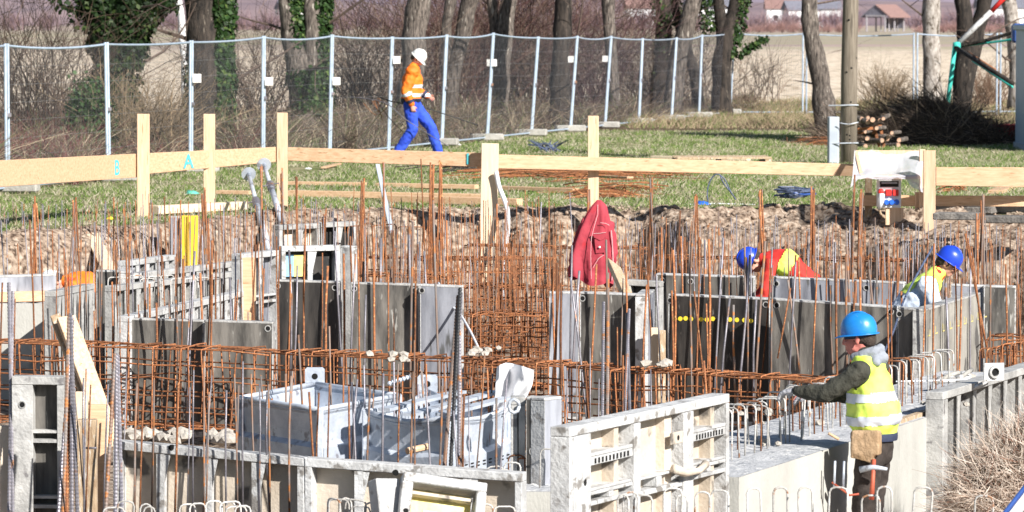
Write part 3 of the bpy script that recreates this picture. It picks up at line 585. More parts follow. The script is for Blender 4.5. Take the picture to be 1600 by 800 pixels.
for i, (k, dz, m, lab) in enumerate([(3,1.45,'sign_white','small white tag on the fence post left of the bright ivy trunk'),(4,1.35,'sign_white','small white tag on the fence post left of the twin stemmed tree'),(5,1.3,'sign_white','small white tag on the fence post right of the twin stemmed tree'),(6,1.62,'sign_white','small pinkish white tag on the fence post beside the white helmet'),(8,1.5,'sign_white','wide white tag on the fence post before the light grey trunk'),(10,1.5,'sign_white','small white tag on the fence post before the black shaded trunk'),(11,1.48,'sign_white','small white tag on the fence post before the slender trunk')]):
    p = J[k][0].lerp(J[k][1], dz/2); wd = .19 if k == 8 else .13
    MB().box((0,0,0),(wd,.008,.13)).build('fence_tag', m, loc=(p.x+(.09 if k != 8 else 0)*(1 if k < 8 else -1), p.y-.04, dz), label=lab, cat='sign')
# ------------------------------------------------------------------ profile boards round the pit
YB = 50.0
def stake(px, py0, py1, Y, wd, label, m='wood_post', th=.05, lean=0):
    a = P(px, py1, Y); b = P(px+lean, py0, Y); a.z -= .25; root = a.copy()
    return MB().bar(Vector((0,0,0)), b-a, th, wd/F*Y, up=(1,0,0)).build('profile_stake', m, bevel=.004, loc=root, label=label, cat='stake')
ST = [(224,178,337,49.6,19,'wooden stake between the boards marked B and A'),(327,178,322,50.6,18,'wooden stake at the right end of the board marked A'),(441,176,318,51.4,17,'wooden stake at the corner between left and long middle boards'),(927,181,345,50.4,17,'wooden stake above the hanging red jacket'),(1452,235,357,49.7,19,'wooden stake right of the plastic covered socket box')]
for a in ST: stake(*a)
stake(762,224,408,49.8,27,'broad pale stake driven low behind the rebar beside the number 1','wood_pale', lean=4)
stake(1441,233,330,50.3,9,'thin wooden stake touching the tarp right side'); stake(1357,262,330,50.6,11,'short wooden leg under the left side of the socket box','wood_old'); stake(1434,300,350,50.4,9,'short wooden leg under the right side of the socket box')
def board(pa, pb, Ya, Yb, ha, hb, label, name='profile_board', m='wood', th=.035):
    A, B = P(*pa, Ya), P(*pb, Yb); d = B-A; x = Vector((d.y,-d.x,0)).normalized()*th/2
    vs = []
    for p, h in ((A,ha/F*Ya),(B,hb/F*Yb)): vs += [p-A+x, p-A-x, p-A-x-Vector((0,0,h)), p-A+x-Vector((0,0,h))]
    o = MB().add(vs, [(0,1,2,3),(7,6,5,4),(0,4,5,1),(1,5,6,2),(2,6,7,3),(3,7,4,0)]).build(name, m, bevel=.004, loc=A, label=label, cat='board'); return o, A, B
b1,A1,B1 = board((-70,254),(216,240),45.5,49.7,43,37,'wide pale board marked B with green paint, far left')
b2,A2,B2 = board((216,240),(441,229),49.75,51.5,33,23,'wooden board marked A with green paint, between two stakes')
b3,A3,B3 = board((450,230),(762,239),50.6,49.95,21,22,'long board marked with a blue number 1')
b4,A4,B4 = board((745,240.5),(1340,256.5),50.05,50.75,22,19,'long narrow board running from the broad pale stake to the socket box')
b5,A5,B5 = board((1462,261),(1690,262),49.9,50.1,29,32,'upper wide board at the right edge of the picture')
b6,A6,B6 = board((1345,305),(1690,306),50.5,50.2,17,17,'lower narrow board behind the socket box at the right edge')
def paint_text(ch, px, py, Y, hpx, m, parent, yoff, tilt=0):
    cu = bpy.data.curves.new('t','FONT'); cu.body = ch; cu.size = hpx/F*Y*1.4; cu.extrude = .002; cu.align_x = 'CENTER'; cu.align_y = 'CENTER'; cu.offset = .004
    to = bpy.data.objects.new('t', cu); COL.objects.link(to); bpy.context.view_layer.update(); me = bpy.data.meshes.new_from_object(to.evaluated_get(bpy.context.evaluated_depsgraph_get())); bpy.data.objects.remove(to)
    me.materials.clear(); me.materials.append(M[m]); p = P(px,py,Y)
    o = bpy.data.objects.new('painted_letter' if ch.isalpha() else 'painted_number', me); COL.objects.link(o); o.parent = parent; pl = parent.location; o.location = (p.x-pl.x, p.y-yoff-pl.y, p.z-pl.z); o.rotation_euler = (R(90),0,tilt); return o
ang = lambda a,b: math.atan2(b.y-a.y, b.x-a.x)
def on_board(px, A, B, Ya, Yb, pa, pb):                        # depth of the board at this column
    k = (px-800)/(F*math.cos(TH)); t = (k*A.y-A.x)/((B.x-A.x)-k*(B.y-A.y)); return A.lerp(B, t).y
tt = ang(A1,B1); paint_text('B',183,263,on_board(183,A1,B1,0,0,-70,216),24,'cyan_paint',b1,.03,tt)
paint_text('A',295,253,on_board(295,A2,B2,0,0,216,441),22,'cyan_paint',b2,.03,ang(A2,B2)); paint_text('1',731,249,on_board(731,A3,B3,0,0,450,762),17,'cyan_paint',b3,.03,ang(A3,B3))
# ------------------------------------------------------------------ things on the lawn
def plank(pa, pb, w_, h_, label, name='plank', m='wood', za=.02, zb=.02, cat='plank'):
    A, B = G(*pa, za+h_/2), G(*pb, zb+h_/2); return MB().bar(Vector(), B-A, w_, h_).build(name, m, bevel=.004, loc=A, label=label, cat=cat)
plank((452,286),(570,288),.14,.05,'short orange plank lying on the grass right of the corner stake')
plank((590,289),(745,292),.14,.06,'upper plank on the grass left of the broad pale stake')
plank((452,302),(760,308),.14,.08,'lower long plank on the grass left of the broad pale stake'); plank((600,310),(812,316),.14,.09,'thick plank on the grass crossing behind the broad pale stake')
plank((770,293),(900,297),.14,.05,'plank on the grass left of the stake with the red jacket')
plank((1020,246),(1108,248),.16,.06,'pale plank beyond the long board, left piece',m='wood_pale'); plank((1110,249),(1170,250),.16,.06,'pale plank beyond the long board, right piece',m='wood_pale')
plank((340,300),(392,301),.12,.05,'orange plank end behind the steel props'); plank((240,328),(380,321),.16,.10,'pale squared timber lying at the foot of the board marked A',m='wood_pale')
plank((505,262),(530,256),.08,.03,'small wood offcut on the grass left of centre'); plank((925,275),(985,278),.12,.04,'short plank beneath the rusty rod pile')
plank((1555,300),(1640,268),.2,.05,'sloping orange plank lying beyond the right boards')
def rod_pile(px0, px1, py0, py1, n, label, m='rust', ln=(.8,2.6), name='rod_pile', ang_=.35, hgt=.16):
    c = G((px0+px1)/2,(py0+py1)/2,0); root = empty(name,(c.x,c.y,0),0,label,'rod pile')
    for i in range(n):
        p = G(random.uniform(px0,px1), random.uniform(py0,py1), 0)-Vector((c.x,c.y,0)); L_ = random.uniform(*ln); a = random.gauss(0,ang_)+(math.pi if random.random() < .5 else 0); z = random.uniform(.02,hgt)
        d = Vector((math.cos(a),math.sin(a),random.gauss(0,.035))); pts = [Vector((p.x,p.y,z))+d*L_*(t-.5)+Vector((0,0,-.06*(2*t-1)**2)) for t in (0,.33,.66,1)]
        for q in pts: q.z = max(q.z,.015)
        if random.random() < .35: pts.append(pts[-1]+Vector((random.gauss(0,.1),random.gauss(0,.1),.1)))
        MB().tube(pts,.008,5).build('rod',m,root)
    return root
rod_pile(790,1010,268,284,70,'upper pile of rusty rods on the grass behind the red jacket stake',hgt=.2); rod_pile(900,1010,298,312,36,'lower pile of rusty bent rods near the pit rim behind the jacket stake',ln=(.4,1.2)); rod_pile(690,830,268,274,16,'thin dark rods on the grass beyond the broad pale stake','bark_dark',ln=(.6,1.6))
rod_pile(1260,1300,224,230,14,'few rusty rods in the shade left of the grey cable box',ln=(.5,1.2)); rod_pile(1480,1500,300,304,12,'small rusty stack of rods beyond the right boards',ln=(.25,.4)); rod_pile(1470,1560,290,300,14,'brown scrap strips on the dirt beyond the right boards','twig',ln=(.3,.8))
def rusty_frame():
    c = G(1368,232,0); root = empty('rusty_frame',(c.x,c.y,0),0,'rusty steel angle frame leaning by the firewood','steel frame')
    q = lambda x,y,yy=0: P(x,y,c.y+yy)-Vector((c.x,c.y,0))
    for a,b in (((1340,202),(1368,200)),((1366,198),(1375,234)),((1376,198),(1382,234)),((1340,208),(1366,207)),((1366,198),(1378,197))): MB().bar(q(*a),q(*b),.04,.05).build('bar','rust',root)
rusty_frame()
# broken dark brush head and tufts
def tuft(px, py, label):
    c = G(px,py,0); root = empty('cut_branches',(c.x,c.y,0),0,label,'branches')
    for i in range(26):
        a = random.uniform(-1.2,1.2); MB().tube([(random.gauss(0,.12),random.gauss(0,.1),.02),(math.sin(a)*.22,random.gauss(0,.1),.08+.1*math.cos(a)),(math.sin(a)*.42,random.gauss(0,.12),.12+.14*random.random())],[.014,.01,.004],4).build('stick','cable_dark',root)
tuft(857,239,'spiky bundle of dark sticks on the grass left of the jacket stake')
def pallet():
    c = G(1130,262,0); root = empty('pallet',(c.x,c.y+.5,0),.05,'dark shaded low trestle behind the long board right of centre','pallet')
    for k in range(4): MB().box((0,-.4+.26*k,.15),(1.5,.12,.025)).build('slat','wood_old',root)
    for x in (-.7,0,.7): MB().box((x,0,.07),(.1,.9,.13)).build('bearer','wood_old',root)
pallet()
# hose loop, cable pile, white rope, plastic
def tube_px(pts, r, name, m, label, cat, Y=None, n=6):
    q = [P(x,y,Y) if Y and len(t) == 2 else (P(x,y,t[2]) if len(t) > 2 else G(x,y,.03)) for t in pts for x,y in [t[:2]]]
    # smooth
    s_ = []
    for i in range(len(q)-1):
        p0,p1,p2,p3 = q[max(i-1,0)],q[i],q[i+1],q[min(i+2,len(q)-1)]
        for k in range(5):
            t = k/5; s_.append(.5*((2*p1)+(p2-p0)*t+(2*p0-5*p1+4*p2-p3)*t*t+(-p0+3*p1-3*p2+p3)*t**3))
    s_.append(q[-1]); o0 = s_[0].copy(); return MB().tube([p-o0 for p in s_], r, n).build(name, m, smooth=True, loc=o0, label=label, cat=cat)
tube_px([(1107,320),(1105,300),(1110,282),(1120,272),(1132,280),(1142,300),(1150,312)],.008,'cable','cable_dark','dark cable looped upright on the lawn near the pit rim','cable',Y=52.5)
tube_px([(1125,274),(1130,285),(1145,305)],.009,'cable','cable_dark','second thin dark cable beside the upright loop','cable',Y=52.8)
tube_px([(1070,320,53),(1110,318,53),(1180,320,53),(1240,322,52.6),(1300,322,52.4)],.008,'rope','cable_white','thin white rope lying along the pit rim right of centre','rope')
tube_px([(775,268,49.7),(780,292,49.7),(792,325,49.6),(793,360,49.5),(789,400,49.4),(787,470,49.3)],.028,'hose','cable_white','white flexible hose hanging down beside the broad pale stake','hose',n=8)
tube_px([(685,442,40),(700,472,39.6),(718,490,39.2),(735,518,38.5),(748,545,38)],.012,'rope','cable_white','thin white rope slung down from the grey formwork panel','rope')
tube_px([(1458,385,38),(1435,425,37.6),(1412,470,37),(1395,520,35.8),(1370,575,34)],.010,'hose','cable_dark','grey blue hose slanting down past the standing pit worker','hose',n=8)
tube_px([(1150,128),(1150,128)],.01,'x','black','','') if False else None
def cable_pile():
    c = G(1245,318,0); 
    for k in range(5):
        a0 = random.random()*6; mb = MB(); mb.tube([(math.cos(a0+i*.8)*(.14+random.gauss(0,.06)), math.sin(a0+i*.8)*.2, .05+.05*random.random()+.02*k) for i in range(18)], .013, 5)
        mb.build('cable_coil','blue_deep' if k==1 else 'cable_dark',loc=(c.x,c.y,.03),label='dark blue tangled cable coil on the dirt left of the socket box',cat='cable',group='tangled cables by the socket box')
cable_pile()
def rag(px, py, r, m, label, name='plastic_scrap', h=.5):
    c = G(px,py,0); me = MB().lathe([(0.001,r*h),(r*.6,r*h*.8),(r,r*.1),(r*1.1,0)],14); sd = random.random()*9
    me.v = [tuple(Vector(v)*(1+.5*noise.noise(Vector(v)*6/r*.1+Vector((sd,0,0)))) for v in [v])[0] if False else (v[0]*(1+.5*noise.noise(Vector((v[0]/r*2+sd,v[1]/r*2,0)))),v[1]*(1+.3*noise.noise(Vector((v[1]/r*2+sd,v[0]/r,3)))),max(0,v[2]*(1+.9*noise.noise(Vector((v[0]/r*3,v[1]/r*3+sd,5)))))) for v in me.v]
    return me.build(name, m, smooth=True, loc=(c.x,c.y,.02), label=label, cat='scrap')
rag(300,305,.09,'plastic_green','crumpled turquoise plastic sheet on the grass below the board marked A'); rag(482,266,.05,'sign_white','small white paper scrap on the grass right of the corner stake'); rag(1098,322,.09,'blue_paint','small blue plastic scrap on the pit rim right of centre')
rag(712,228,.09,'sign_white','crumpled white bag on the grass behind the walking worker'); rag(730,236,.06,'black','small dark rag beside the white bag by the walking worker'); rag(172,345,.05,'yellow_tool','small yellow plastic piece on the left pit rim')
# flat kerb slabs at right rim
for i,(x0,x1,y,m) in enumerate([(1462,1500,326,'concrete_block'),(1502,1556,327,'slab_dark'),(1560,1640,326,'concrete_block'),(1462,1530,337,'slab_dark'),(1532,1640,342,'slab_dark')]):
    A,B = G(x0,y,.05),G(x1,y+1,.05); MB().bar(Vector(),B-A,.35,.08).build('paving_slab',m,bevel=.01,loc=A,label=['pale paving slab right of the last stake, upper row','dark gap stone in the upper row of paving slabs','pale paving slab at the right edge, upper row','dark paving slab under the right boards, lower row','dark broken paving slab at the right edge, lower row'][i],cat='slab')
# steel props lying against the rim
def prop(a, b, Ya, Yb, label):
    A,B = P(*a,Ya),P(*b,Yb); root = empty('steel_prop',B,0,label,'prop','galvanised steel props'); d = A-B
    MB().tube([Vector(),d*.62],.036,10).build('outer_tube','galv',root,smooth=True); MB().tube([d*.6,d*.98],.026,10).build('inner_tube','galv',root,smooth=True)
    x = d.normalized(); MB().tube([d*.98,d*.98+x*.012],.09,12).build('end_plate','galv',root); MB().tube([d*.56,d*.64],.05,10).build('collar_nut','steel_bar',root)
    c = d*.6; MB().tube([c+Vector((-.1,-.03,0)),c+Vector((.1,-.04,.04)),c+Vector((.12,-.04,-.05))],.008,5).build('handle','steel_bar',root)
prop((388,270),(420,390),50.6,48.6,'left galvanised steel prop leaning into the pit beside the corner stake'); prop((412,256),(440,345),51.0,49.4,'right galvanised steel prop leaning against the corner stake')
A = P(590,258,50); MB().bar(Vector(), P(612,362,48.6)-A, .05,.03).build('steel_channel','box_grey',loc=A,label='grey steel channel leaning into the pit left of the broad pale stake',cat='channel')
# ------------------------------------------------------------------ utility pole, cable box
c = G(1326,257,0); top = P(1330,0,c.y)
pole = empty('utility_pole',(c.x,c.y,0),0,'weathered wooden utility pole with a steel band','pole')
mb = MB(); mb.tube([(0,0,-.2),(0,0,1.5),(.03,0,3),(.05,0,8.5)],[.138,.132,.125,.105],18); mb.build('shaft','pole_wood',pole,smooth=True)
for z in (.34,.95): MB().tube([(-.33,-.06,z),(-.15,-.14,z+.005),(0,-.15,z+.01),(.14,-.1,z+.01),(.15,0,z)],.010,6).build('band','galv',pole)
for i in range(9): a = -1.57+random.gauss(0,.5); zz = random.uniform(.3,2.6); MB().lathe([(.001,.01),(.012,.008),(.018,0)],8,mx=Matrix.Translation((math.cos(a)*.131,math.sin(a)*.131,zz))@Matrix.Rotation(R(90),4,'X')).build('knot','hole',pole)
MB().prism([(-.07,-.09),(.07,-.09),(.09,-.06),(.09,.09),(-.09,.09),(-.09,-.06)],-.05,.77).build('cable_cabinet','box_grey',bevel=.006,loc=(G(1302,257,0).x,c.y,0),label='slim light grey cable cabinet strapped to the utility pole',cat='cabinet')
tube_px([(1312,192,c.y-.17),(1326,194,c.y-.2),(1341,191,c.y-.17)],.008,'strap','galv','thin steel strap round the utility pole at cabinet height','strap')
# ------------------------------------------------------------------ socket box under plastic
def socket_box():
    Y = 50.1; c = P(1388,330,Y); root = empty('power_distribution_box',(c.x,Y,c.z),0,'white site socket box with red and blue sockets under a plastic sheet','power box'); O = root.location
    q = lambda x,y,yy=0: P(x,y,Y+yy)-O
    s_ = Y/F
    def bx(x0,y0,x1,y1,d0,d1,name,m,bev=.004): a,b = q(x0,y0),q(x1,y1); return MB().box(((a.x+b.x)/2,(d0+d1)/2,(a.z+b.z)/2),(abs(b.x-a.x),abs(d1-d0),abs(a.z-b.z))).build(name,m,root,bevel=bev)
    bx(1372,277,1408,325,0,.22,'housing','white_plastic',.01); bx(1375,283,1404,292,-.006,.01,'window','glass_dark',.002); bx(1377,284.5,1402,287,-.012,-.002,'breaker_row','box_grey',.001)
    for i,x in enumerate((1388,1399)):
        bx(x-4.6,296,x+4.6,306,-.05,.01,'red_socket','red_paint',.006)
    for i,x in enumerate((1385,1393,1401)):
        p = q(x,316); MB().lathe([(.001,.045),(.028,.045),(.033,.02),(.036,0)],12,mx=Matrix.Translation(p)@Matrix.Rotation(R(90),4,'X')).build('blue_socket','blue_paint',root)
    p = q(1376,299); MB().lathe([(.001,.09),(.03,.085),(.036,.05),(.036,0)],12,mx=Matrix.Translation(p)@Matrix.Rotation(R(90),4,'X')).build('red_plug','red_paint',root)
    MB().tube([q(1378,303,-.1),q(1377,315,-.12),q(1374,327,-.1)],[.035,.033,.02],10).build('plug_grip','white_plastic',root,smooth=True); MB().tube([q(1374,327,-.1),q(1376,334,-.08),q(1382,340,0)],.014,8).build('lead','wood_old',root)
    bx(1384,325,1412,352,.03,.06,'mounting_board','wood_post')
socket_box()
def shelter_frame():
    Y = 50.2; c = P(1388,240,Y); root = empty('box_canopy_frame',(c.x,Y,c.z),0,'small wooden canopy frame holding the plastic sheet over the sockets','frame'); O = root.location
    q = lambda x,y,yy: P(x,y,Y+yy)-O
    for a,b,n_ in (((1337,238,.35),(1441,238,.35),'top_rail'),((1345,276,-.22),(1436,277,-.22),'front_rail'),((1338,240,.33),(1346,276,-.2),'side_rail'),((1440,240,.33),(1434,276,-.2),'side_rail')): MB().bar(q(*a),q(*b),.04,.05).build(n_,'wood_post',root)
shelter_frame()
def canopy():
    Y = 50.2; O = P(1388,240,Y); nx_, nz_ = 40, 26; vs = []
    for j in range(nz_+1):
        for i in range(nx_+1):
            u = i/nx_; v = j/nz_
            if v < .62: t = v/.62; px = lerp(lerp(1335,1445,u), lerp(1332,1440,u), t); py = lerp(235,276,t); yy = .36-.64*t
            else: t = (v-.62)/.38; px = lerp(lerp(1332,1440,u), lerp(1329,1442,u), t); py = 276+ (3+2*noise.noise(Vector((u*7,0,0)))+ (22*max(0,(u-.78)/.22)**.5 if u > .78 else 0)+(14*max(0,(.1-u)/.1) if u < .1 else 0))*t; yy = -.28-.01*t
            p = P(px,py,Y+yy); k = Vector((u*3.2,v*2.6,1)); p += Vector((0,-1,1))*(.028*noise.noise(k*1.2)+.008*noise.noise(k*4)-.05*math.sin(math.pi*u)*(math.sin(math.pi*min(1,v/.62)))*(v<.62))
            vs.append(p-O)
    fs = [(j*(nx_+1)+i,j*(nx_+1)+i+1,(j+1)*(nx_+1)+i+1,(j+1)*(nx_+1)+i) for j in range(nz_) for i in range(nx_)]
    m = mat('plastic_sheet',(.62,.62,.68),(.74,.74,.80),3,.28); n = m.node_tree.nodes; L = m.node_tree.links; b = n['Principled BSDF']; tr = n.new('ShaderNodeBsdfTransparent'); mx = n.new('ShaderNodeMixShader'); mx.inputs[0].default_value = .34; L.new(b.outputs[0],mx.inputs[1]); L.new(tr.outputs[0],mx.inputs[2]); L.new(mx.outputs[0],n['Material Output'].inputs[0])
    MB().add(vs,fs).build('plastic_sheet','plastic_sheet',smooth=True,loc=O,label='crinkled translucent plastic sheet draped over the socket box frame',cat='plastic sheet')
canopy()
# ------------------------------------------------------------------ brush pile, firewood, tub, cabin, pole frame
def brush_pile():
    Y = 77.5; c = P(1445,0,Y); root = empty('brushwood_pile',(c.x,Y,0),0,'large dark heap of cut branches between utility pole and blue cabin','brushwood')
    n = 13000; a = rng.random(n)*6.283; rr_ = np.sqrt(rng.random(n)); x = np.cos(a)*rr_*1.85; y = np.sin(a)*rr_*1.2
    hz = .74*np.clip(1-(rr_)**2.2,0,1)*(.8+.2*np.sin(x*2+1)); z = hz*(.35+.75*rng.random(n)**.5)
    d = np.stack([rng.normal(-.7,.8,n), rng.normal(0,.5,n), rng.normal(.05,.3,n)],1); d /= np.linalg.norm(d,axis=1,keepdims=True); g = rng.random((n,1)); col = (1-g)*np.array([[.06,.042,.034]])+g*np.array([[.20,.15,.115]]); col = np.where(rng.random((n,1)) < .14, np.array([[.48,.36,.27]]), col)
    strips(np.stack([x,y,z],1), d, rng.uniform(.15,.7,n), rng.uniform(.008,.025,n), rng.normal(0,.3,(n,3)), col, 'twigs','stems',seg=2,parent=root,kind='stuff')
    vs = []; k = 28
    prof = MB().lathe([(.01,.52),(.6,.46),(1.0,.30),(1.3,.1),(1.4,-.05)],k); prof.v = [(v[0]*(1+.15*noise.noise(Vector(v)*2)),v[1]*.68,v[2]*(1+.25*noise.noise(Vector(v)*2.5))) for v in prof.v]; prof.build('core','bark_dark',root,smooth=True)
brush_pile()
random.seed(21)
for i in range(15):                                         # cut logs at the left end of the heap
    px = random.uniform(1345,1405); py = random.uniform(182,232); Y = 74.5+random.random()*.5; p = P(px,py,Y); p.z = max(.05,p.z); r = random.uniform(.03,.055)
    root = empty('firewood_log',p,0,'cut log with pale sawn end piled beside the utility pole','log','cut logs beside the utility pole'); a = random.gauss(0,.5)
    MB().tube([(0,0,0),(math.sin(a)*.4,.45,random.gauss(0,.05))],r,9).build('bark','bark',root); MB().tube([(0,-.012,0),(0,.0,0)],r*.9,9).build('sawn_end','firewood_end',root)
c = G(1558,222,0); tub = empty('mortar_tub',(c.x,c.y-1.2,0),0,'round maroon tub standing in the shade left of the blue cabin','tub')
MB().lathe([(.01,.02),(.36,.02),(.40,.34),(.43,.36),(.42,.37),(.38,.34),(.34,.05),(.01,.05)],28).build('body','brick_tub',tub,smooth=True)
cabc = P(1594,238,73)
cab = empty('site_cabin',(cabc.x+.2,73,0),0,'pale blue steel cabin cut off by the right frame edge','cabin')
MB().box((3.0+.0,1.2,1.12),(6.0,2.4,2.05)).build('body','blue_metal',cab,bevel=.02); MB().box((3.0,1.2,2.18),(6.1,2.5,.10)).build('roof','blue_metal',cab,bevel=.02)
for i in range(20): MB().box((.10+i*.3,-.02,1.1),(.10,.05,1.85)).build('wall_rib','blue_metal',cab)
MB().box((3,1.2,.05),(6.06,2.46,.12)).build('base_rail','box_grey',cab)
def pole_frame():
    Y = 92; c = P(1483,165,Y); root = empty('tubular_goal_frame',(c.x,Y,0),0,'weathered tubular frame with green leg and white and red boom','pole frame'); O = root.location; q = lambda x,y,yy=0: P(x,y,Y+yy)-O
    MB().tube([q(1479,175),q(1492,72)],.052,10).build('leg','green_paint',root,smooth=True); MB().tube([q(1491,74),q(1549,18)],.058,10).build('boom','form_white',root,smooth=True); MB().tube([q(1549,18),q(1566,0),q(1590,-24)],.055,10).build('boom_tip','red_paint',root,smooth=True)
    MB().tube([q(1500,72),q(1545,62),q(1595,47,-6)],.04,8).build('stay','bark_dark',root,smooth=True); MB().tube([q(1500,72,.1),q(1550,66,.1),q(1595,60,-6)],.026,8).build('stay','green_paint',root,smooth=True)
    MB().tube([q(1493,74),q(1582,130,-4)],.052,8).build('brace','bark_dark',root,smooth=True); MB().tube([q(1512,82,-.4),q(1555,110,-2)],.036,8).build('brace','rust',root,smooth=True); MB().tube([q(1520,95,.1),q(1582,136,-3.9)],.026,8).build('brace','green_paint',root,smooth=True)
    MB().lathe([(.01,-.1),(.09,-.08),(.09,.08),(.01,.1)],12,c=q(1495,72)).build('joint','green_paint',root,smooth=True)
    MB().box(q(1594,52,-6),(.35,.3,.4)).build('head_block','blue_deep',root,bevel=.05)
pole_frame()
random.seed(33)
ZF = -1.40
# ------------------------------------------------------------------ formwork panels
_disc = None
def hole(parent, p, r=.022, ring=True, nrm='Y'):
    rot = Matrix.Rotation(R(90),4,'X') if nrm == 'Y' else Matrix.Rotation(R(90),4,'Y')
    mb = MB().lathe([(.0005,.0),(r,.0),(r,-.02)],12,mx=Matrix.Translation(p)@rot); o = mb.build('tie_hole','hole',parent)
    if ring: MB().lathe([(r*1.05,.0),(r*1.1,.004),(r*1.45,.004),(r*1.5,-.001)],14,mx=Matrix.Translation(p)@rot).build('hole_ring','form_steel',parent)
def panel(A, B, label, face='ply', ply='ply_grey', fr='form_steel', zb=-1.36, t=.12, ribs=.3, rails=(.45,.9), holes=(), grp='steel framed formwork panels', lip=.011, name='formwork', wide=0, perf=(), endplate=True):
    A, B = Vector(A), Vector(B)
    if B.y < A.y: C0 = Vector((0,0,H)); B = C0+(B-C0)*((A.y+(B.y-A.y)*.4)/B.y)
    L_ = math.hypot(B.x-A.x, B.y-A.y); h = A.z-zb
    root = empty(name, (A.x,A.y,zb), math.atan2(B.y-A.y,B.x-A.x), label, 'formwork panel', grp); root.rotation_euler[1] = 0
    dz = B.z-A.z                                              # top follows the two given corners
    def zt(x): return h+dz*x/L_
    def slab(x0,x1,y0,y1,z0,z1a,z1b,nm,m,bev=.003):
        vs = [(x0,y0,z0),(x1,y0,z0),(x1,y1,z0),(x0,y1,z0),(x0,y0,z1a),(x1,y0,z1b),(x1,y1,z1b),(x0,y1,z1a)]
        return MB().add(vs,[(3,2,1,0),(4,5,6,7),(0,1,5,4),(1,2,6,5),(2,3,7,6),(3,0,4,7)]).build(nm,m,root,bevel=bev)
    if face == 'ply':
        slab(lip,L_-lip,.0015,.020,.02,zt(lip)-.02,zt(L_-lip)-.02,'plywood_sheet',ply,0)
        fy, ry0, ry1 = 0, .022, t-.004
    else:
        slab(.01,L_-.01,t-.020,t-.0015,.02,zt(.01)-.02,zt(L_)-.02,'plywood_sheet',ply,0)
        fy, ry0, ry1 = 0, .004, t-.022
    e = .045 if face != 'ply' else lip
    # perimeter frame
    th = .020 if face == 'ply' else .055
    vs = [(0,0,zt(0)-th),(L_,0,zt(L_)-th),(L_,t,zt(L_)-th),(0,t,zt(0)-th),(0,0,zt(0)),(L_,0,zt(L_)),(L_,t,zt(L_)),(0,t,zt(0))]
    MB().add(vs,[(3,2,1,0),(4,5,6,7),(0,1,5,4),(1,2,6,5),(2,3,7,6),(3,0,4,7)]).build('top_rail',fr,root,bevel=.004)
    slab(0,e if not wide else wide,0,t,0,zt(0)-th-.002,zt(0)-th-.002,'side_rail',fr); slab(L_-e,L_,0,t,0,zt(L_)-th-.002,zt(L_)-th-.002,'side_rail',fr)
    slab(e+.002,L_-e-.002,0,t,0,.05,.05,'bottom_rail',fr)
    n = max(1, round(L_/ribs)) if ribs else 1
    for i in range(1, n):
        x = L_*i/n
        if face == 'ply': slab(x-.02,x+.02,ry0,ry1,.052,zt(x)-th-.004,zt(x)-th-.004,'rib',fr,0)
        else:                                                 # hat shaped rib, open side to the camera
            slab(x-.028,x+.028,.006,.014,.052,zt(x)-th-.004,zt(x)-th-.004,'rib',fr,0)
            slab(x-.012,x+.004,.0145,t-.022,.052,zt(x)-th-.004,zt(x)-th-.004,'rib_web',fr,0)
            # gusset plate under the top rail
            MB().add([(x+.03,.01,zt(x)-th-.006),(x+.07,.01,zt(x)-th-.006),(x+.03,.01,zt(x)-th-.19),(x+.03,.016,zt(x)-th-.006),(x+.07,.016,zt(x)-th-.006),(x+.03,.016,zt(x)-th-.19)],[(0,2,1),(3,4,5),(0,1,4,3),(1,2,5,4),(2,0,3,5)]).build('gusset',fr,root)
    for k, d in enumerate(rails):
        if d < h-.1 and face != 'ply':
            xs = [e+.002]+[L_*i/n+s_*.030 for i in range(1,n) for s_ in (-1,1)]+[L_-e-.002]
            for a, b in zip(xs[::2], xs[1::2]):
                if b-a > .06:
                    slab(a,b,.008,t-.03,h-d-.020,h-d+dz*a/L_,h-d+dz*b/L_,'cross_rail',fr,0); slab(a,b,.008,t-.03,h-d-.085,h-d-.060+dz*a/L_,h-d-.060+dz*b/L_,'cross_rail',fr,0)
    for (hx, hd) in holes:
        hole(root, Vector((L_*hx if hx >= 0 else L_+hx, -.001, zt(L_*hx)-hd)), .02)
    return root
g = lambda px, py, z: G(px, py, z)
z0 = -.15
# back rows
panel(g(437,352,.08), g(500,349,.08), 'ribbed steel formwork panel farthest back, left of its dark neighbour', 'rib', 'ply_tan', 'form_steel')
panel(g(502,348,.08), g(556,346,.08), 'dark faced formwork panel with white top, farthest back in the row', 'rib', 'ply_dark', 'form_steel', ribs=.22)
panel(g(265,338,.13), g(281,338,.13), 'narrow grey steel panel left of the yellow sheet', 'ply', 'ply_light', 'form_steel')
Yp = g(283,337,.14); o = MB().box((.1,0,-.75),(.185,.05,1.5)).build('yellow_sheet','yellow_board',bevel=.004,loc=(Yp.x,Yp.y,Yp.z),label='bright yellow worn sheet standing against the left pit bank',cat='sheet')
panel(g(200,408,-.12), g(276,398,-.12), 'pale formwork top edge below the narrow grey panel', 'rib', 'ply_light', 'form_white', ribs=.25)
panel(g(207,428,-.2), g(376,408,-.2), 'long white framed formwork panel left of the orange wood block, rear one', 'rib', 'ply_stain', 'form_steel', ribs=.24, rails=())
panel(g(180,447,-.22), g(372,424,-.22), 'long white framed formwork panel left of the orange wood block, middle one', 'rib', 'ply_stain', 'form_steel', ribs=.24, rails=())
panel(g(204,494,-.28), g(392,452,-.28), 'white topped formwork panel slanting back from the dark low panel', 'rib', 'ply_light', 'form_white', ribs=.26, rails=())
panel(g(378,397,.08), g(437,391,.08), 'white framed formwork panel with orange wood end, left of the yellow labelled one', 'rib', 'ply_light', 'form_white', ribs=.3, rails=(.42,.8))
wb = g(376,398,.07); MB().box((.075,-.03,-.75),(.15,.05,1.45)).build('timber_filler','wood',bevel=.005,loc=(wb.x,wb.y,wb.z),label='upright orange timber board clamped between two white formwork panels',cat='timber')
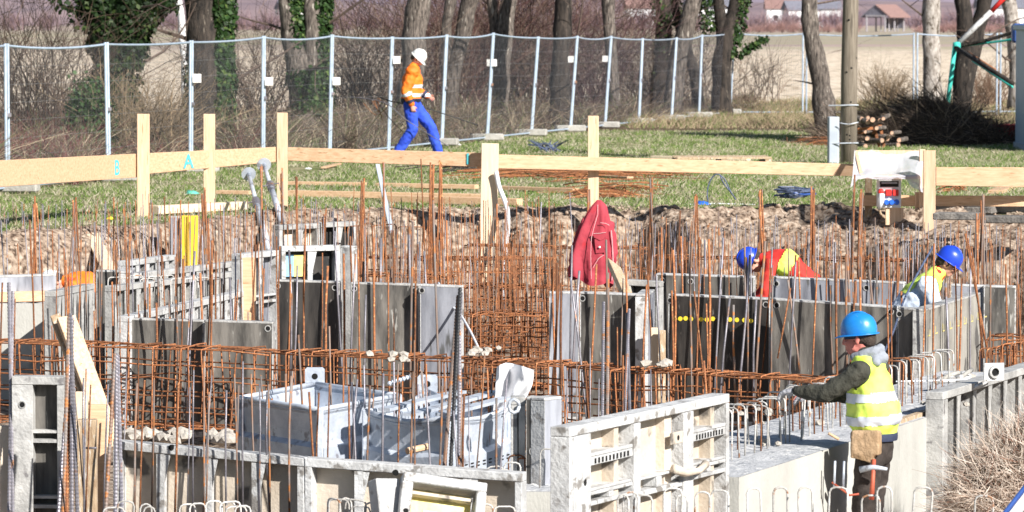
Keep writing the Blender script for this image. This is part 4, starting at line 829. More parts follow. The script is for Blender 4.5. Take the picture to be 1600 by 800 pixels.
pl = panel(g(440,385,.10), g(530,383,.10), 'open backed formwork panel with yellow and blue labels', 'rib', 'ply_dark', 'form_white', ribs=.28, rails=(.6,))
MB().box((.11,.085,1.46-.20),(.10,.01,.22)).build('blue_label','label_blue',pl); MB().box((.21,.080,1.46-.20),(.11,.01,.22)).build('yellow_label','label_yellow',pl)
panel(g(532,384,.12), g(549,385,.12), 'tall narrow grey steel filler standing between the dark and grey panels', 'ply', 'form_steel', 'form_white', t=.14)
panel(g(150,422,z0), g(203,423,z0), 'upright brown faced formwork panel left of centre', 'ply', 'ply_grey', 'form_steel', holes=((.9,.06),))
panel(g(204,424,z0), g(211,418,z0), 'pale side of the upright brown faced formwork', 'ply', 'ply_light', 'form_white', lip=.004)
panel(g(88,455,-.2), g(148,443,-.2), 'ribbed formwork panel with dark gaps behind the leaning plank', 'rib', 'ply_grey', 'form_steel', ribs=.12, rails=())
panel(g(-40,432,z0), g(88,428,z0), 'light grey formwork panel at the left edge, upper one', 'ply', 'ply_light', 'form_white')
panel(g(203,497,-.30), g(318,500,-.30), 'low dark glossy formwork panel, left half', 'ply', 'ply_grey', 'form_steel'); panel(g(319,500,-.30), g(426,503,-.30), 'low dark glossy formwork panel, right half', 'ply', 'ply_grey', 'form_steel', holes=((.93,.06),))
panel(g(431,437,z0), g(530,440,z0), 'black faced formwork panel left of the tall narrow filler', 'ply', 'ply_dark', 'form_steel', holes=((.93,.06),(.03,.06)))
panel(g(548,441,z0), g(655,444,z0), 'grey faced formwork panel right of the tall narrow filler', 'ply', 'ply_grey', 'form_steel', holes=((.05,.06),(.93,.06)))
panel(g(656,444,z0), g(719,447,z0), 'pale blue grey formwork panel at the end of the row left of centre', 'ply', 'ply_light', 'form_white', holes=((.05,.06),))
panel(g(858,456,z0), g(905,456,z0), 'pale formwork panel under the red jacket', 'ply', 'ply_light', 'form_white'); panel(g(906,456,z0), g(1012,460,z0), 'grey formwork panel right of the pale one under the red jacket', 'ply', 'ply_grey', 'form_white', holes=((.04,.06),(.93,.06)))
panel(g(1013,460,z0), g(1023,452,z0), 'narrow end piece of the grey formwork below the short plank', 'ply', 'ply_light', 'form_white', lip=.004)
panel(g(978,437,-.12), g(1031,440,-.12), 'dark open formwork panel behind the short leaning plank', 'rib', 'ply_dark', 'form_steel', ribs=.25, rails=())
panel(g(1026,427,z0), g(1178,432,z0), 'rear grey formwork panel left of the crouching red sleeved worker', 'ply', 'ply_grey', 'form_white', holes=((.06,.07),(.35,.07),(.93,.07)))
panel(g(1205,432,z0), g(1412,441,z0), 'rear pale grey formwork panel right of the crouching red sleeved worker', 'ply', 'ply_light', 'form_white', holes=((.04,.07),(.72,.07)))
dp = panel(g(1044,459,z0), g(1203,466,z0), 'black formwork panel with a row of yellow dots', 'ply', 'ply_dark', 'form_white', holes=((.02,.06),(.96,.06)))
for x in (.062,.115,.165,.215,.31,.365,.42,.58,.645,.715,.775): MB().lathe([(.0005,.004),(.021,.004),(.021,-.001)],12,mx=Matrix.Translation(Vector((x*1.0,-.001,.985+random.gauss(0,.004))))@Matrix.Rotation(R(90),4,'X')).build('paint_dot','yellow_dot',dp)
panel(g(1204,466,z0), g(1402,479,z0), 'long grey formwork panel directly left of the azure helmet', 'ply', 'ply_grey', 'form_white', holes=((.05,.06),(.95,.05)))
panel(g(1403,480,z0), g(1446,483,z0), 'dark narrow corner panel behind the azure helmet', 'ply', 'ply_grey', 'form_steel', holes=((.05,.06),))
wp = panel(g(1447,483,z0), g(1532,457,z0), 'concrete stained formwork panel with faded yellow writing', 'ply', 'ply_stain', 'form_steel')
random.seed(5)
for i in range(9):                                            # faded, illegible stencilled row
    x = .12+i*.30; k = random.choice((0,1,2)); mb = MB(); z = .97
    mb.box((x,-.001,z),(.10,.003,.012)); 
    if k: mb.box((x-.04,-.001,z+.04),(.012,.003,.05))
    if k == 2: mb.box((x+.04,-.001,z+.03),(.012,.003,.04))
    mb.build('faded_mark','faded_yellow',wp)
panel(g(1486,444,z0), g(1536,446,z0), 'pale formwork panel behind the standing pit worker', 'ply', 'ply_light', 'form_white'); panel(g(1537,446,z0), g(1587,447,z0), 'grey formwork panel farthest right in the pit', 'ply', 'ply_grey', 'form_white')
# light concrete footing at left with timber on top
def slabwall(A, B, w_, zb, label, top='concrete_top', side='concrete', name='concrete_wall', seg=26, h_irreg=.008):
    """cast wall: A,B = camera side top edge, w_ = thickness going back"""
    A, B = Vector(A), Vector(B); root = empty(name,(A.x,A.y,zb),math.atan2(B.y-A.y,B.x-A.x),label,'concrete wall'); L_ = math.hypot(B.x-A.x,B.y-A.y); h = A.z-zb
    vs = []; m_ = 10
    for i in range(seg+1):
        for j in range(m_+1): vs.append((L_*i/seg, w_*j/m_, h+h_irreg*2*noise.noise(Vector((i*.35,j*.6,A.x)))*(0 if j in (0,m_) else 1)))
    MB().add(vs,[(i*(m_+1)+j,(i+1)*(m_+1)+j,(i+1)*(m_+1)+j+1,i*(m_+1)+j+1) for i in range(seg) for j in range(m_)]).build('cast_top',top,root,smooth=True)
    MB().add([(0,0,0),(L_,0,0),(L_,w_,0),(0,w_,0),(0,0,h-.001),(L_,0,h-.001),(L_,w_,h-.001),(0,w_,h-.001)],[(3,2,1,0),(0,1,5,4),(1,2,6,5),(2,3,7,6),(3,0,4,7)]).build('cast_side',side,root)
    return root
slabwall(g(-60,474,-.42), g(82,474,-.42), .35, ZF, 'smooth pale concrete footing at the left edge')
a = g(-60,466,-.36); MB().bar(Vector((0,0,0)), g(84,463,-.36)-a, .14,.10).build('timber_rail','wood',bevel=.005,loc=a+Vector((0,.1,0)),label='orange timber lying along the pale concrete footing at left',cat='timber')
# ------------------------------------------------------------------ right wall and its hoops
WA, WB = g(1135,752,-.42), g(1466,646,-.42)
slabwall(WA+(WB-WA).normalized()*.24, WB, .95, ZF, 'broad cast concrete wall beside the worker in the azure helmet')
wd = (WB-WA).normalized(); wn = Vector((-wd.y, wd.x, 0))
s2 = WB+wd*.07; slabwall(s2, s2+wd*3.4, .95, ZF, 'next concrete wall section beyond the dark joint at right', side='concrete')
a = WB+wd*(-.9)+Vector((0,0,.015)); MB().bar(Vector(), wd*.85, .05,.03).build('batten','wood_old',loc=a+wn*.06,label='thin batten on the wall edge behind the yellow vest',cat='batten')
# front frames
panel(g(176,689,-.40), g(474,716,-.40), 'long tan backed formwork panel along the front, left of its twin ribs', 'rib', 'ply_tan', 'form_white', ribs=.32, rails=(), holes=(), t=.13)
panel(g(476,716,-.40), g(815,740,-.40), 'long tan backed formwork panel along the front, behind the tilted frame', 'rib', 'ply_tan', 'form_white', ribs=.32, rails=(), t=.13)
for px,py in ((288,709),(655,731)):
    p = g(px,py-6,-.40); MB().lathe([(.0005,0),(.022,0),(.03,-.003)],14,mx=Matrix.Translation((p.x,p.y-.0,p.z-.03))@Matrix.Scale(1.5,4,(1,0,0))@Matrix.Rotation(R(90),4,'X')).build('slot','hole',None) if False else None
for o in [o for o in COL.objects if o.get('label','').startswith('long tan backed')]:
    hh_ = .42 if 'left of' in o['label'] else .60
    hole(o, Vector((hh_,-.003,(.93 if 'left of' in o['label'] else .885))), .02, False)
# bright panel with three bays
wA, wB = g(890,668,.10), g(1140,615,.10)
wp2 = panel(wA, wB, 'bright white three bay formwork panel in front, leaning toward the concrete wall', 'rib', 'ply_tan', 'form_white', ribs=0, rails=(), t=.12)
Lw = math.hypot(wB.x-wA.x, wB.y-wA.y); hw = wA.z+1.36
def wb_(x0,x1,y0,y1,d0,d1,nm,m='form_white',bev=.003): return MB().box(((x0+x1)/2,(y0+y1)/2,hw-(d0+d1)/2),(x1-x0,y1-y0,abs(d1-d0))).build(nm,m,wp2,bevel=bev)
fx = lambda px: (lambda t: t)(max(0,min(Lw,((px-800)/F*1.0*wA.y-wA.x*1.0)/( (wB.x-wA.x)/Lw-(px-800)/F*(wB.y-wA.y)/Lw))))
x925, x993, x1002, x1062, x1075, x1085 = [fx(v) for v in (923,991,1001,1060,1074,1084)]
wb_(.05,x925,-.004,.03,.058,1.1,'wide_stile'); wb_(x993,x1002,-.004,.12,.058,1.1,'stile'); wb_(x1075-.05,x1085,-.004,.12,.058,1.1,'stile'); wb_(x1062-.10,x1062,.04,.11,.06,1.1,'inner_stile','ply_tan')
for (a,b) in ((x925+.003,x993-.003),(x1085+.003,Lw-.05)):
    wb_(a,b,.004,.115,.175,.195,'perforated_rail'); wb_(a,b,.004,.010,.197,.245,'rail_flange')
    nn = 10
    for i in range(nn): x = a+(b-a)*(.12+.76*i/(nn-1)); MB().box((x,.0025,hw-.222),((b-a)*.035,.004,.030)).build('slot','hole',wp2)
    wb_(a,b,.004,.115,.375,.392,'cross_rail'); wb_(a,b,.004,.012,.394,.415,'rail_flange'); wb_(a,b,.004,.115,.45,.475,'cross_rail')
    wb_((a+b)/2-.03,(a+b)/2+.03,.004,.1,.416,.449,'spacer'); wb_(a,b,.004,.115,.80,.83,'cross_rail'); wb_(a+(b-a)*.62,a+(b-a)*.72,.02,.11,.06,1.1,'inner_stile','ply_tan')
a, b = x1002+.003, x1062-.103
wb_(a,x1075-.053,.004,.115,.385,.40,'cross_rail'); wb_(a,x1075-.053,.004,.115,.465,.495,'cross_rail'); wb_((a+b)/2+.03,(a+b)/2+.10,.004,.1,.402,.463,'spacer')
wb_(a+.02,a+(b-a)*.75,.108,.116,.09,.335,'yellow_label','label_cream')
pc = x1062-.12; wb_(pc,pc+.17,-.012,.0,.16,.23,'clamp_plate','ply_tan'); hole(wp2, Vector((pc+.10,-.014,hw-.195)), .016, False)
MB().tube([(pc+.0,-.03,hw-.37),(pc+.12,-.05,hw-.405),(pc+.3,-.06,hw-.41),(pc+.45,-.04,hw-.385)],[.03,.024,.02,.026],8).build('clamp_arm','ply_tan',wp2,smooth=True)
hole(wp2, Vector((.20,-.0055,hw-.33)), .02, False)
# stained upright box column right of the skips
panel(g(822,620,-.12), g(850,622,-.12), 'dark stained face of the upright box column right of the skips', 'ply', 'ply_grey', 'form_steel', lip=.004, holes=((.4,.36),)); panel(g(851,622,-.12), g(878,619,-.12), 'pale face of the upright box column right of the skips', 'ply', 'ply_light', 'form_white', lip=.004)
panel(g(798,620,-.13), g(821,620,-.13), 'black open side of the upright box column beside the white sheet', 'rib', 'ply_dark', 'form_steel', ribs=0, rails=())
p = g(803,626,-.13); MB().tube([Vector((math.cos(i*.785)*.035,-.03+.0*i,math.sin(i*.785)*.045)) for i in range(9)],.012,8).build('lifting_ring','galv',smooth=True,loc=p+Vector((0,-.03,-.03)),label='grey lifting ring on the upright box column',cat='ring')
# left foreground frame and timbers
lf = panel(g(18,588,.0), g(99,589,.0), 'tall grey steel frame with wide left stile at the left foreground', 'rib', 'ply_grey', 'form_steel', ribs=0, rails=(.36,.80), wide=.14, t=.13, zb=-1.36)
hole(lf, Vector((.07,-.001,1.36-.19)), .018)
def post(px0,px1,pyt,Y,label,m,d=.10,zb=-1.38):
    a = P(px0,pyt,Y); b = P(px1,pyt,Y); return MB().box(((b.x-a.x)/2,0,(zb-a.z)/2),(b.x-a.x,d,a.z-zb)).build('timber_post',m,bevel=.004,loc=a,label=label,cat='timber')
post(121,151,655,27.3,'weathered upright timber post right of the tall grey frame','wood_old'); post(138,166,632,27.6,'pale upright timber behind the weathered post','wood',.06); post(118,137,612,27.9,'short pale timber end under the leaning plank','wood_pale',.06)
post(0,17,665,27.8,'stained board end at the far left foreground','ply_tan',.05); 
A = P(103,497,28.6); B = P(178,700,27.9); MB().bar(Vector(),B-A,.13,.05,up=Vector((.35,-.9,.25))).build('leaning_plank','wood_post',bevel=.004,loc=A,label='broad sunlit plank leaning over the tall grey frame at left',cat='plank')
A = P(88,500,28.75); B = P(146,650,28.3); MB().bar(Vector(),B-A,.07,.16,up=Vector((.1,-.95,.25))).build('leaning_plank','wood_old',bevel=.004,loc=A,label='dark shaded beam behind the broad leaning plank',cat='plank')
A = P(958,413,40.2); B = P(988,480,38.8); MB().bar(Vector(),B-A,.16,.045,up=Vector((.4,-.9,.2))).build('leaning_plank','wood_old',bevel=.004,loc=A,label='short weathered plank leaning below the red jacket',cat='plank')
post(1017,1028,512,37.9,'pale timber wedge beside the grey panel end','wood_pale',.05); post(1028,1040,516,37.8,'second timber strip beside the black dotted panel','wood_old',.05)
A = P(143,366,46.8); B = P(172,425,45.8); MB().bar(Vector(),B-A,.15,.03,up=Vector((.2,-.9,.2))).build('leaning_plank','wood_pale',loc=A,label='pale board leaning against the left pit bank',cat='plank')
# tilted small frame in the middle foreground
def tilted():
    O = P(628,742,25.3); root = empty('tilted_formwork_frame',O,R(6),'small tilted formwork frame with yellow and blue inside, bottom centre','formwork panel','steel framed formwork panels'); root.rotation_euler = (R(-24),R(9),R(8))
    w_, h_, d_ = .52, .75, .16
    for c_,dm,nm in (((w_/2,0,-.03),(w_,d_,.06),'top_rail'),((.03,0,-h_/2-.03),(.07,d_,h_-.06),'side_rail'),((w_-.03,0,-h_/2-.03),(.06,d_,h_-.06),'side_rail'),((w_/2,0,-h_+.03),(w_-.14,d_,.06),'bottom_rail')): MB().box(c_,dm).build(nm,'form_white',root,bevel=.006)
    MB().box((w_/2,d_/2-.02,-h_/2),(w_-.14,.012,h_-.13)).build('yellow_sheet','label_yellow',root); MB().box((w_/2+.0,d_/2-.03,-.24),(.20,.006,.10)).build('blue_label','label_blue',root)
    MB().box((w_/2,.02,-.105),(w_-.15,.07,.02)).build('inner_ledge','ply_tan',root)
    MB().box((-.10,.06,-.32),(.17,.10,.60)).build('side_flap','form_white',root,bevel=.006).rotation_euler = (0,R(-14),R(24)); hole(root, Vector((.035,-d_/2-.001,-.25)),.016,False)
tilted()
# ------------------------------------------------------------------ galvanised skips
def skip(corners, zt, zb, label, dip=0, holes=False, Yh=None):
    """corners: 4 pixel points of the rim at height zt, near corner index 0, going left, far, right"""
    C4 = [g(px,py,zt) for px,py in corners]; O = C4[0].copy(); O.z = zb; root = empty('steel_skip',O,0,label,'skip','galvanised steel skips'); h = zt-zb
    loc = [Vector((c.x-O.x,c.y-O.y,0)) for c in C4]; cen = sum(loc,Vector())/4
    for i in range(4):
        a, b = loc[i], loc[(i+1)%4]; d = (b-a).normalized(); n_ = Vector((d.y,-d.x,0)); n_ = n_ if n_.dot(a-cen) > 0 else -n_; L_ = (b-a).length; ns = 12
        prof = [(0,h),(.015,h-.02),(.0,h-.04),(-.012,h*.78),(-.012,h*.70),(.028,h*.66),(.028,h*.44),(-.012,h*.40),(-.012,.06),(.01,0)]
        vs = []; 
        for k in range(ns+1):
            t = k/ns; dp = dip*math.sin(math.pi*t)
            for (o_,z) in prof: vs.append(a+d*(L_*t)+n_*o_+Vector((0,0,z-dp*z/h)))
        m_ = len(prof); fs = [(k*m_+j,(k+1)*m_+j,(k+1)*m_+j+1,k*m_+j+1) for k in range(ns) for j in range(m_-1)]
        vi = [v-n_*.01 for v in vs]; N = len(vs); fs += [tuple(N+q for q in reversed(f)) for f in fs]; fs += [(k*m_,N+k*m_,N+(k+1)*m_,(k+1)*m_) for k in range(ns)]
        MB().add(vs+vi,fs).build('side_wall','galv',root)
        if dip == 0 or True:
            for k in range(1): MB().tube([a+n_*.01+Vector((0,0,h)) if dip == 0 else a+d*(L_*t)+n_*.005+Vector((0,0,h-dip*math.sin(math.pi*t))) for t in [0]]+[a+d*(L_*t)+n_*.005+Vector((0,0,h-dip*math.sin(math.pi*t))) for t in (.25,.5,.75,1)],.018,8).build('rim','galv',root,smooth=True)
        if holes:
            for k in range(9):
                p = a+d*(L_*(k+1)/10)+n_*.031+Vector((0,0,h*.52))
                for q in (0,.022): MB().bar(p-d*.025+Vector((0,0,q)),p+d*.015+Vector((0,0,q)),.006,.008).build('slot','hole',root)
        MB().box(a+(a-cen).normalized()*.005+Vector((0,0,h/2)),(.045,.045,h+.02)).build('corner_post','galv',root,bevel=.008); MB().box(a+Vector((0,0,-.12)),(.06,.06,.24)).build('foot','galv',root)
    MB().add([loc[i]*1+Vector((0,0,.04)) for i in range(4)],[(0,1,2,3)]).build('floor','galv',root)
    for i in (2,):
        p = loc[i]+Vector((0,0,h+.055)); MB().prism([(-.07,-.06),(.07,-.06),(.07,.05),(.055,.065),(-.055,.065),(-.07,.05)],-.006,.006,mx=Matrix.Translation(p)@Matrix.Rotation(R(90),4,'X')).build('lifting_lug','galv',root); hole(root,p+Vector((0,-.008,0)),.022,False)
    return root
skip([(500,640),(376,622),(492,600),(622,618)], -.22, -.98, 'galvanised steel skip on the left, with square near corner')
skip([(702,652),(572,642),(668,612),(796,632)], -.24, -.98, 'galvanised steel skip on the right, rim sagging and rows of slots', dip=.05, holes=True)
for i,(a,b,l) in enumerate([((600,640),(720,612),'grey slat lying in the right skip, lowest'),((640,648),(775,612),'grey slat lying in the right skip, middle'),((690,648),(790,622),'grey slat lying in the right skip, nearest the white sheet')]):
    A = g(*a,-.2); B = g(*b,-.17); MB().bar(Vector(),B-A,.09,.02).build('metal_slat','galv',loc=A,label=l,cat='slat',group='slats inside the right skip')
A = g(640,690,-.38); B = g(672,683,-.36); MB().tube([Vector(),B-A],.022,8).build('round_stick','wood',loc=g(636,705,-.38),label='short round wooden stick on the front formwork top',cat='stick')
MB().tube([(math.cos(i*.9)*.0+i*.012,0,i*.004) for i in range(14)],[.018 if i%2 else .011 for i in range(14)],8).build('threaded_rod','galv',loc=g(606,600,-.14),label='threaded tie rod sticking up behind the left skip',cat='rod')
def tarp():
    O = P(800,610,28.2); out = [(772,652),(782,604),(776,574),(800,568),(834,578),(830,592),(800,636),(796,655)]; top = [(776,574),(782,570),(790,567),(800,568),(812,571),(824,575),(834,578)]; bot = [(770,652),(774,651),(779,650),(784,650),(788,650),(792,650),(797,650)]
    vs = []; nv = 18; nu = len(top)-1
    for j in range(nv+1):
        t = j/nv
        for i in range(nu*3+1):
            u = i/3; k = min(int(u),nu-1); f = u-k; tx = lerp(top[k][0],top[k+1][0],f); ty = lerp(top[k][1],top[k+1][1],f); bx = lerp(bot[k][0],bot[k+1][0],f); by = 650
            s_ = t**1.15; px = lerp(tx,bx,s_)+ (9*math.sin(math.pi*t)*(u/nu)); py = lerp(ty,by,t); vs.append(P(px,py,28.2-.10*math.sin(u*1.7+t*2)-.05*noise.noise(Vector((u*1.3,t*4,2))))-O)
    w2 = nu*3+1; fs = [(j*w2+i,j*w2+i+1,(j+1)*w2+i+1,(j+1)*w2+i) for j in range(nv) for i in range(w2-1)]
    N = len(vs); vs2 = [v+Vector((0,.012,0)) for v in vs]
    MB().add(vs+vs2,fs+[tuple(N+q for q in reversed(f)) for f in fs]).build('white_sheet','tarp_white',smooth=True,loc=O,label='stiff white sheet sticking up out of the right skip',cat='sheet')
tarp()
# front concrete footings that carry the hoops
slabwall((-4,25.2,-.80),(0.0,25.2,-.80), .75, ZF, 'low front concrete footing under the bottom picture edge')
slabwall(g(780,768,-.70), g(888,768,-.70), 1.1, ZF, 'concrete footing in blue shade left of the bright white panel')
# ------------------------------------------------------------------ hoops (u bars)
hoops = {}
def hoop_mesh(kind, wd_, h_, r=.0058):
    k = (kind,wd_,h_)
    if k not in hoops:
        c_ = .03; pts = [(-wd_/2,0,0),(-wd_/2,0,h_-c_),(-wd_/2+c_*.3,0,h_-c_*.3),(-wd_/2+c_,0,h_),(wd_/2-c_,0,h_),(wd_/2-c_*.3,0,h_-c_*.3),(wd_/2,0,h_-c_),(wd_/2,0,0)]
        hoops[k] = MB().tube(pts,r,6).mesh('u_bar',{'w':'hoop_dusted','r':'rust'}[kind],True)
    return hoops[k]
def hoop(x, y, ztop, zb, kind, wd_, rz, label, group):
    inst('u_bar', hoop_mesh(kind, wd_, round(ztop-zb,2)), None, (x,y,zb), (random.gauss(0,.03),random.gauss(0,.03),rz), label=label, cat='rebar hoop', group=group)
random.seed(9)
wang = math.atan2(wd.y,wd.x)
for i in range(50):                                       # row along the right wall
    t = .3+i*.135; base = WA+wd*t+wn*(.46+random.gauss(0,.012))
    if 1.35 < t < 2.0 and False: continue
    if t > 6.5: continue
    hoop(base.x,base.y,-.42+.31+random.gauss(0,.012),-.47,'w' if random.random() < .85 else 'r',.17,wang+1.35+random.gauss(0,.12),('cement dusted ' if i%3 else 'rust streaked ')+'rebar hoop on the broad concrete wall, '+['nearest the bright white panel','left of the gloved hand','right under the gloved hand','under the outstretched sleeve','right of the yellow vest','farther back toward the corner panel','at the far end of the row'][min(6,i//7)],'hoops along the broad concrete wall')
for px in (180,196,222,240,292,312,331,358,362,376,384,520,530,541,552,566,580,655,672,688,760,788):
    p = g(px,790+random.uniform(-6,6),-.62); hoop(p.x,25.2+random.uniform(.15,.55),-.60+random.gauss(0,.015),-.84,'w',random.choice((.07,.10,.13)),random.gauss(0,.3),'cement dusted rebar hoop at the bottom picture edge, '+('right of the bundle of three' if px < 270 else 'before the left tan backed formwork' if px < 450 else 'left of the tilted frame' if px < 620 else 'beside the tilted frame'),'hoops along the bottom edge left')
for px in (975,985,1005,1052,1066,1097,1125,1182,1222,1262,1310,1364,1385,1440,1540):
    yq = 22.7+random.uniform(0,.25); X = (px-800)/F*yq; hoop(X,yq,2.41-(768+random.uniform(-6,10)-23)*yq/F,-.5,'w',random.choice((.06,.08,.10)),random.gauss(0,.3),'cement dusted rebar hoop at the bottom picture edge, '+('before the bright white panel' if px < 1150 else 'left of the azure helmeted worker' if px < 1320 else 'below the tool pouch' if px < 1400 else 'right of the azure helmeted worker'),'hoops along the bottom edge right')
slabwall((.5,22.6,-.46),(4.2,22.6,-.46), .45, ZF, 'lowest concrete footing below the worker in the azure helmet')
for px,py in ((800,722),(808,712),(818,716),(828,708),(838,712),(846,720),(856,702),(866,700),(876,704),(884,701),(850,748),(838,745),(786,735),(776,728)):
    p = P(px,py,27.6+random.uniform(-.3,.3)); hoop(p.x,p.y,p.z,-.74,random.choice('wwr'),.11,random.gauss(0,.3),'rebar hoop standing in the shaded footing left of the bright white panel','hoops left of the bright white panel')
for i in range(12):
    px = 1540+i*8; p = P(px,545-i*1.5,34.5); hoop(p.x,p.y,p.z,ZF+.5,'r',.2,.9,'dark rusty hoop in the shaded pit corner at the right edge','hoops in the right pit corner')
for i in range(10):
    px = 178+i*17; p = P(px,433+random.uniform(-3,3),41.0); hoop(p.x,p.y,p.z,-1.0,'w',.16,.6,'grey rebar hoop between the long white framed formwork panels at left','hoops between the left formwork panels')
for i in range(6):
    px = 560+i*17; p = P(px,352+random.uniform(-3,3),46.5); hoop(p.x,p.y,p.z,-1.0,'r',.16,.4,'rusty hoop in front of the bank right of the farthest panels','hoops before the bank left of centre')
# ------------------------------------------------------------------ rebar cages
def cage(A, B, zt, zb, dep, label, st=.14, levels=5, mt='rust', r=.0068, grp='tied rebar cages'):
    A, B = Vector(A), Vector(B); L_ = math.hypot(B.x-A.x,B.y-A.y); rz = math.atan2(B.y-A.y,B.x-A.x); root = empty('rebar_cage',(A.x,A.y,zb),rz,label,'rebar cage',grp); h = zt-zb
    sm_ = MB().tube([(0,0,0),(0,0,h-.03),(0,.01,h),(0,dep*.5,h+.006),(0,dep-.01,h),(0,dep,h-.03),(0,dep,0),(0,dep/2,-.004),(0,0,0)],r,5,cap=False).mesh('stirrup',mt,True)
    n = int(L_/st)
    for i in range(n+1): inst('stirrup', sm_, root, (i*L_/n+random.gauss(0,.012),random.gauss(0,.008),random.gauss(0,.008)), (random.gauss(0,.02),random.gauss(0,.035),random.gauss(0,.10)))
    lm = [MB().tube([(0,random.gauss(0,.006),random.gauss(0,.006))]+[(L_*k/8,random.gauss(0,.008),random.gauss(0,.010)) for k in range(1,9)],r*1.1,5).mesh('long_bar',mt,True) for _ in range(3)]
    for y in (0.010,dep-.010):
        for k in range(levels): inst('long_bar', lm[(k+int(y*9))%3], root, (0,y,.02+(h-.035)*k/(levels-1)))
    for k in range(3): inst('long_bar', lm[k], root, (0,dep*(k+1)/4,h-.012+random.gauss(0,.006))); inst('long_bar', lm[k], root, (0,dep*(k+1)/4,.02))
    return root
cage(g(-60,533,-.5), g(420,549,-.5), -.5, -1.22, .42, 'long rusty rebar cage crossing the pit, left third', st=.125, levels=6)
cage(g(424,549,-.5), g(880,570,-.5), -.5, -1.24, .42, 'long rusty rebar cage crossing the pit, middle third behind the skips', st=.125, levels=6)
cage(g(884,572,-.5), g(1330,598,-.5), -.5, -1.26, .42, 'long rusty rebar cage crossing the pit, right third behind the bright white panel', st=.125, levels=6)
cage(g(552,402,-.32), g(860,404,-.32), -.32, -1.3, .5, 'rear rusty rebar cage between centre formwork and the bank', st=.15, levels=7)
cage(g(725,382,-.3), g(1010,388,-.3), -.3, -1.3, .4, 'farthest rusty rebar cage, behind the red jacket', st=.16, levels=5)
cage(g(552,430,-.38), g(700,432,-.38), -.38, -1.3, .4, 'rusty rebar cage right behind the grey formwork panel left of centre', st=.13, levels=6)
cage(g(722,447,-.45), g(860,450,-.45), -.45, -1.3, .6, 'rusty rebar cage in the gap between the two centre formwork groups, rear', st=.11, levels=7)
cage(g(722,490,-.55), g(858,492,-.55), -.55, -1.3, .6, 'rusty rebar cage in the gap between the two centre formwork groups, front', st=.09, levels=8)
cage(g(1010,400,-.3), g(1420,405,-.3), -.3, -1.3, .4, 'rear rusty rebar cage in front of the right bank', st=.17, levels=4)
cage(g(1540,528,-.55), g(1640,530,-.55), -.55, -1.3, .6, 'dark rebar cage in the shaded right corner of the pit', st=.12, levels=6)
# ------------------------------------------------------------------ upright starter bars
unit = {}
def bar_mesh(m, k):
    if (m,k) not in unit:
        bx, by = random.gauss(0,.006), random.gauss(0,.006)
        unit[(m,k)] = MB().tube([(0,0,0),(bx,by,.33),(bx*1.4,by*1.2,.66),(0,0,1)],.0065,5).mesh('starter_bar',m,True)
    return unit[(m,k)]
BARS = []
def sbar(px, py, Y, m, row, lean=0, zb=-1.34, r=1.0, ylean=0):
    top = P(px,py,Y+ylean); bot = P(px+lean,py,Y); bot.z = zb; BARS.append((r*(top.z-zb)/Y/Y, bot, top, m, r, row))
def scatter(px0, px1, step, py, Y, row, mats, dpy=10, zb=-1.34, lean=7, r=1.0, bigp=0):
    x = px0
    while x < px1:
        f = (x-px0)/(px1-px0); y_ = py[0]+(py[1]-py[0])*f; Yy = Y[0]+(Y[1]-Y[0])*f
        t = random.gauss(0,dpy)
        if random.random() < bigp: t -= random.uniform(20,50)
        m = random.choices(mats[0],mats[1])[0]; sbar(x+random.gauss(0,step*.3), y_+t, Yy+random.gauss(0,.15), m, row, random.gauss(0,lean), zb, r*random.choice((.85,1,1,1.2)), random.gauss(0,.05))
        x += step*random.uniform(.5,1.5)
MX = (('rust','rust_grey','steel_bar'),(.5,.3,.2)); MG = (('rust','rust_grey','steel_bar'),(.2,.4,.4)); MO = (('rust','rust_grey'),(.65,.35))
random.seed(50)
ROWS = {'A1':('thin starter bar in the dense rear row at left','rear left starter bars'),'A2':('grey brown starter bar between the left formwork panels','middle left starter bars'),'C':('rusty starter bar in the rear row left of the red jacket','rear centre starter bars'),'D':('rusty starter bar in the rear row under the right bank','rear right starter bars'),'E':('rusty starter bar standing out of the long cage before the formwork panels, left half','cage starter bars left'),'E2':('rusty starter bar standing out of the long cage before the formwork panels, right half','cage starter bars right'),'F':('slender bare starter bar in the front row before the tan backed formwork','front starter bars'),'F2':('slender starter bar in front of or behind the galvanised skips','starter bars by the skips'),'K':('tall rusty bar in a tied tuft of bars above the pit rim','tall bar tufts')}
scatter(0,560,5.2,(325,322),(46.5,47.5),'A1',MG,8); scatter(150,560,7,(322,330),(44.5,45),'A1',MX,10)
scatter(0,430,12,(345,380),(42.5,41.2),'A2',MG,16,bigp=.1); scatter(90,430,13,(395,400),(38.6,37.8),'A2',MX,14,bigp=.2)
scatter(555,900,3.9,(335,330),(46,47.5),'C',MX,15,bigp=.15); scatter(550,880,6.5,(360,360),(43.8,43.8),'C',MX,16,bigp=.08); scatter(720,860,6,(400,400),(41.3,41.3),'C',MO,18); scatter(560,870,6,(380,380),(42.6,42.6),'C',MO,15)
scatter(950,1600,3.6,(348,360),(46.4,46),'D',MG,10); scatter(960,1600,7.5,(365,385),(43.4,43),'D',MO,12,bigp=.07); scatter(1080,1420,12,(400,410),(40.9,40.3),'D',MX,10)
scatter(5,205,15,(450,450),(37.4,37.2),'E',MX,40,zb=-1.2,r=1.3); scatter(203,426,12,(440,450),(36.95,36.85),'E',MX,40,zb=-1.2,r=1.3); scatter(432,720,15,(385,400),(40.1,39.75),'E',MX,25,zb=-1.2,lean=-2,r=1.5); scatter(434,720,26,(400,400),(36.9,36.4),'E',MX,35,zb=-1.2,lean=-12,r=1.4)
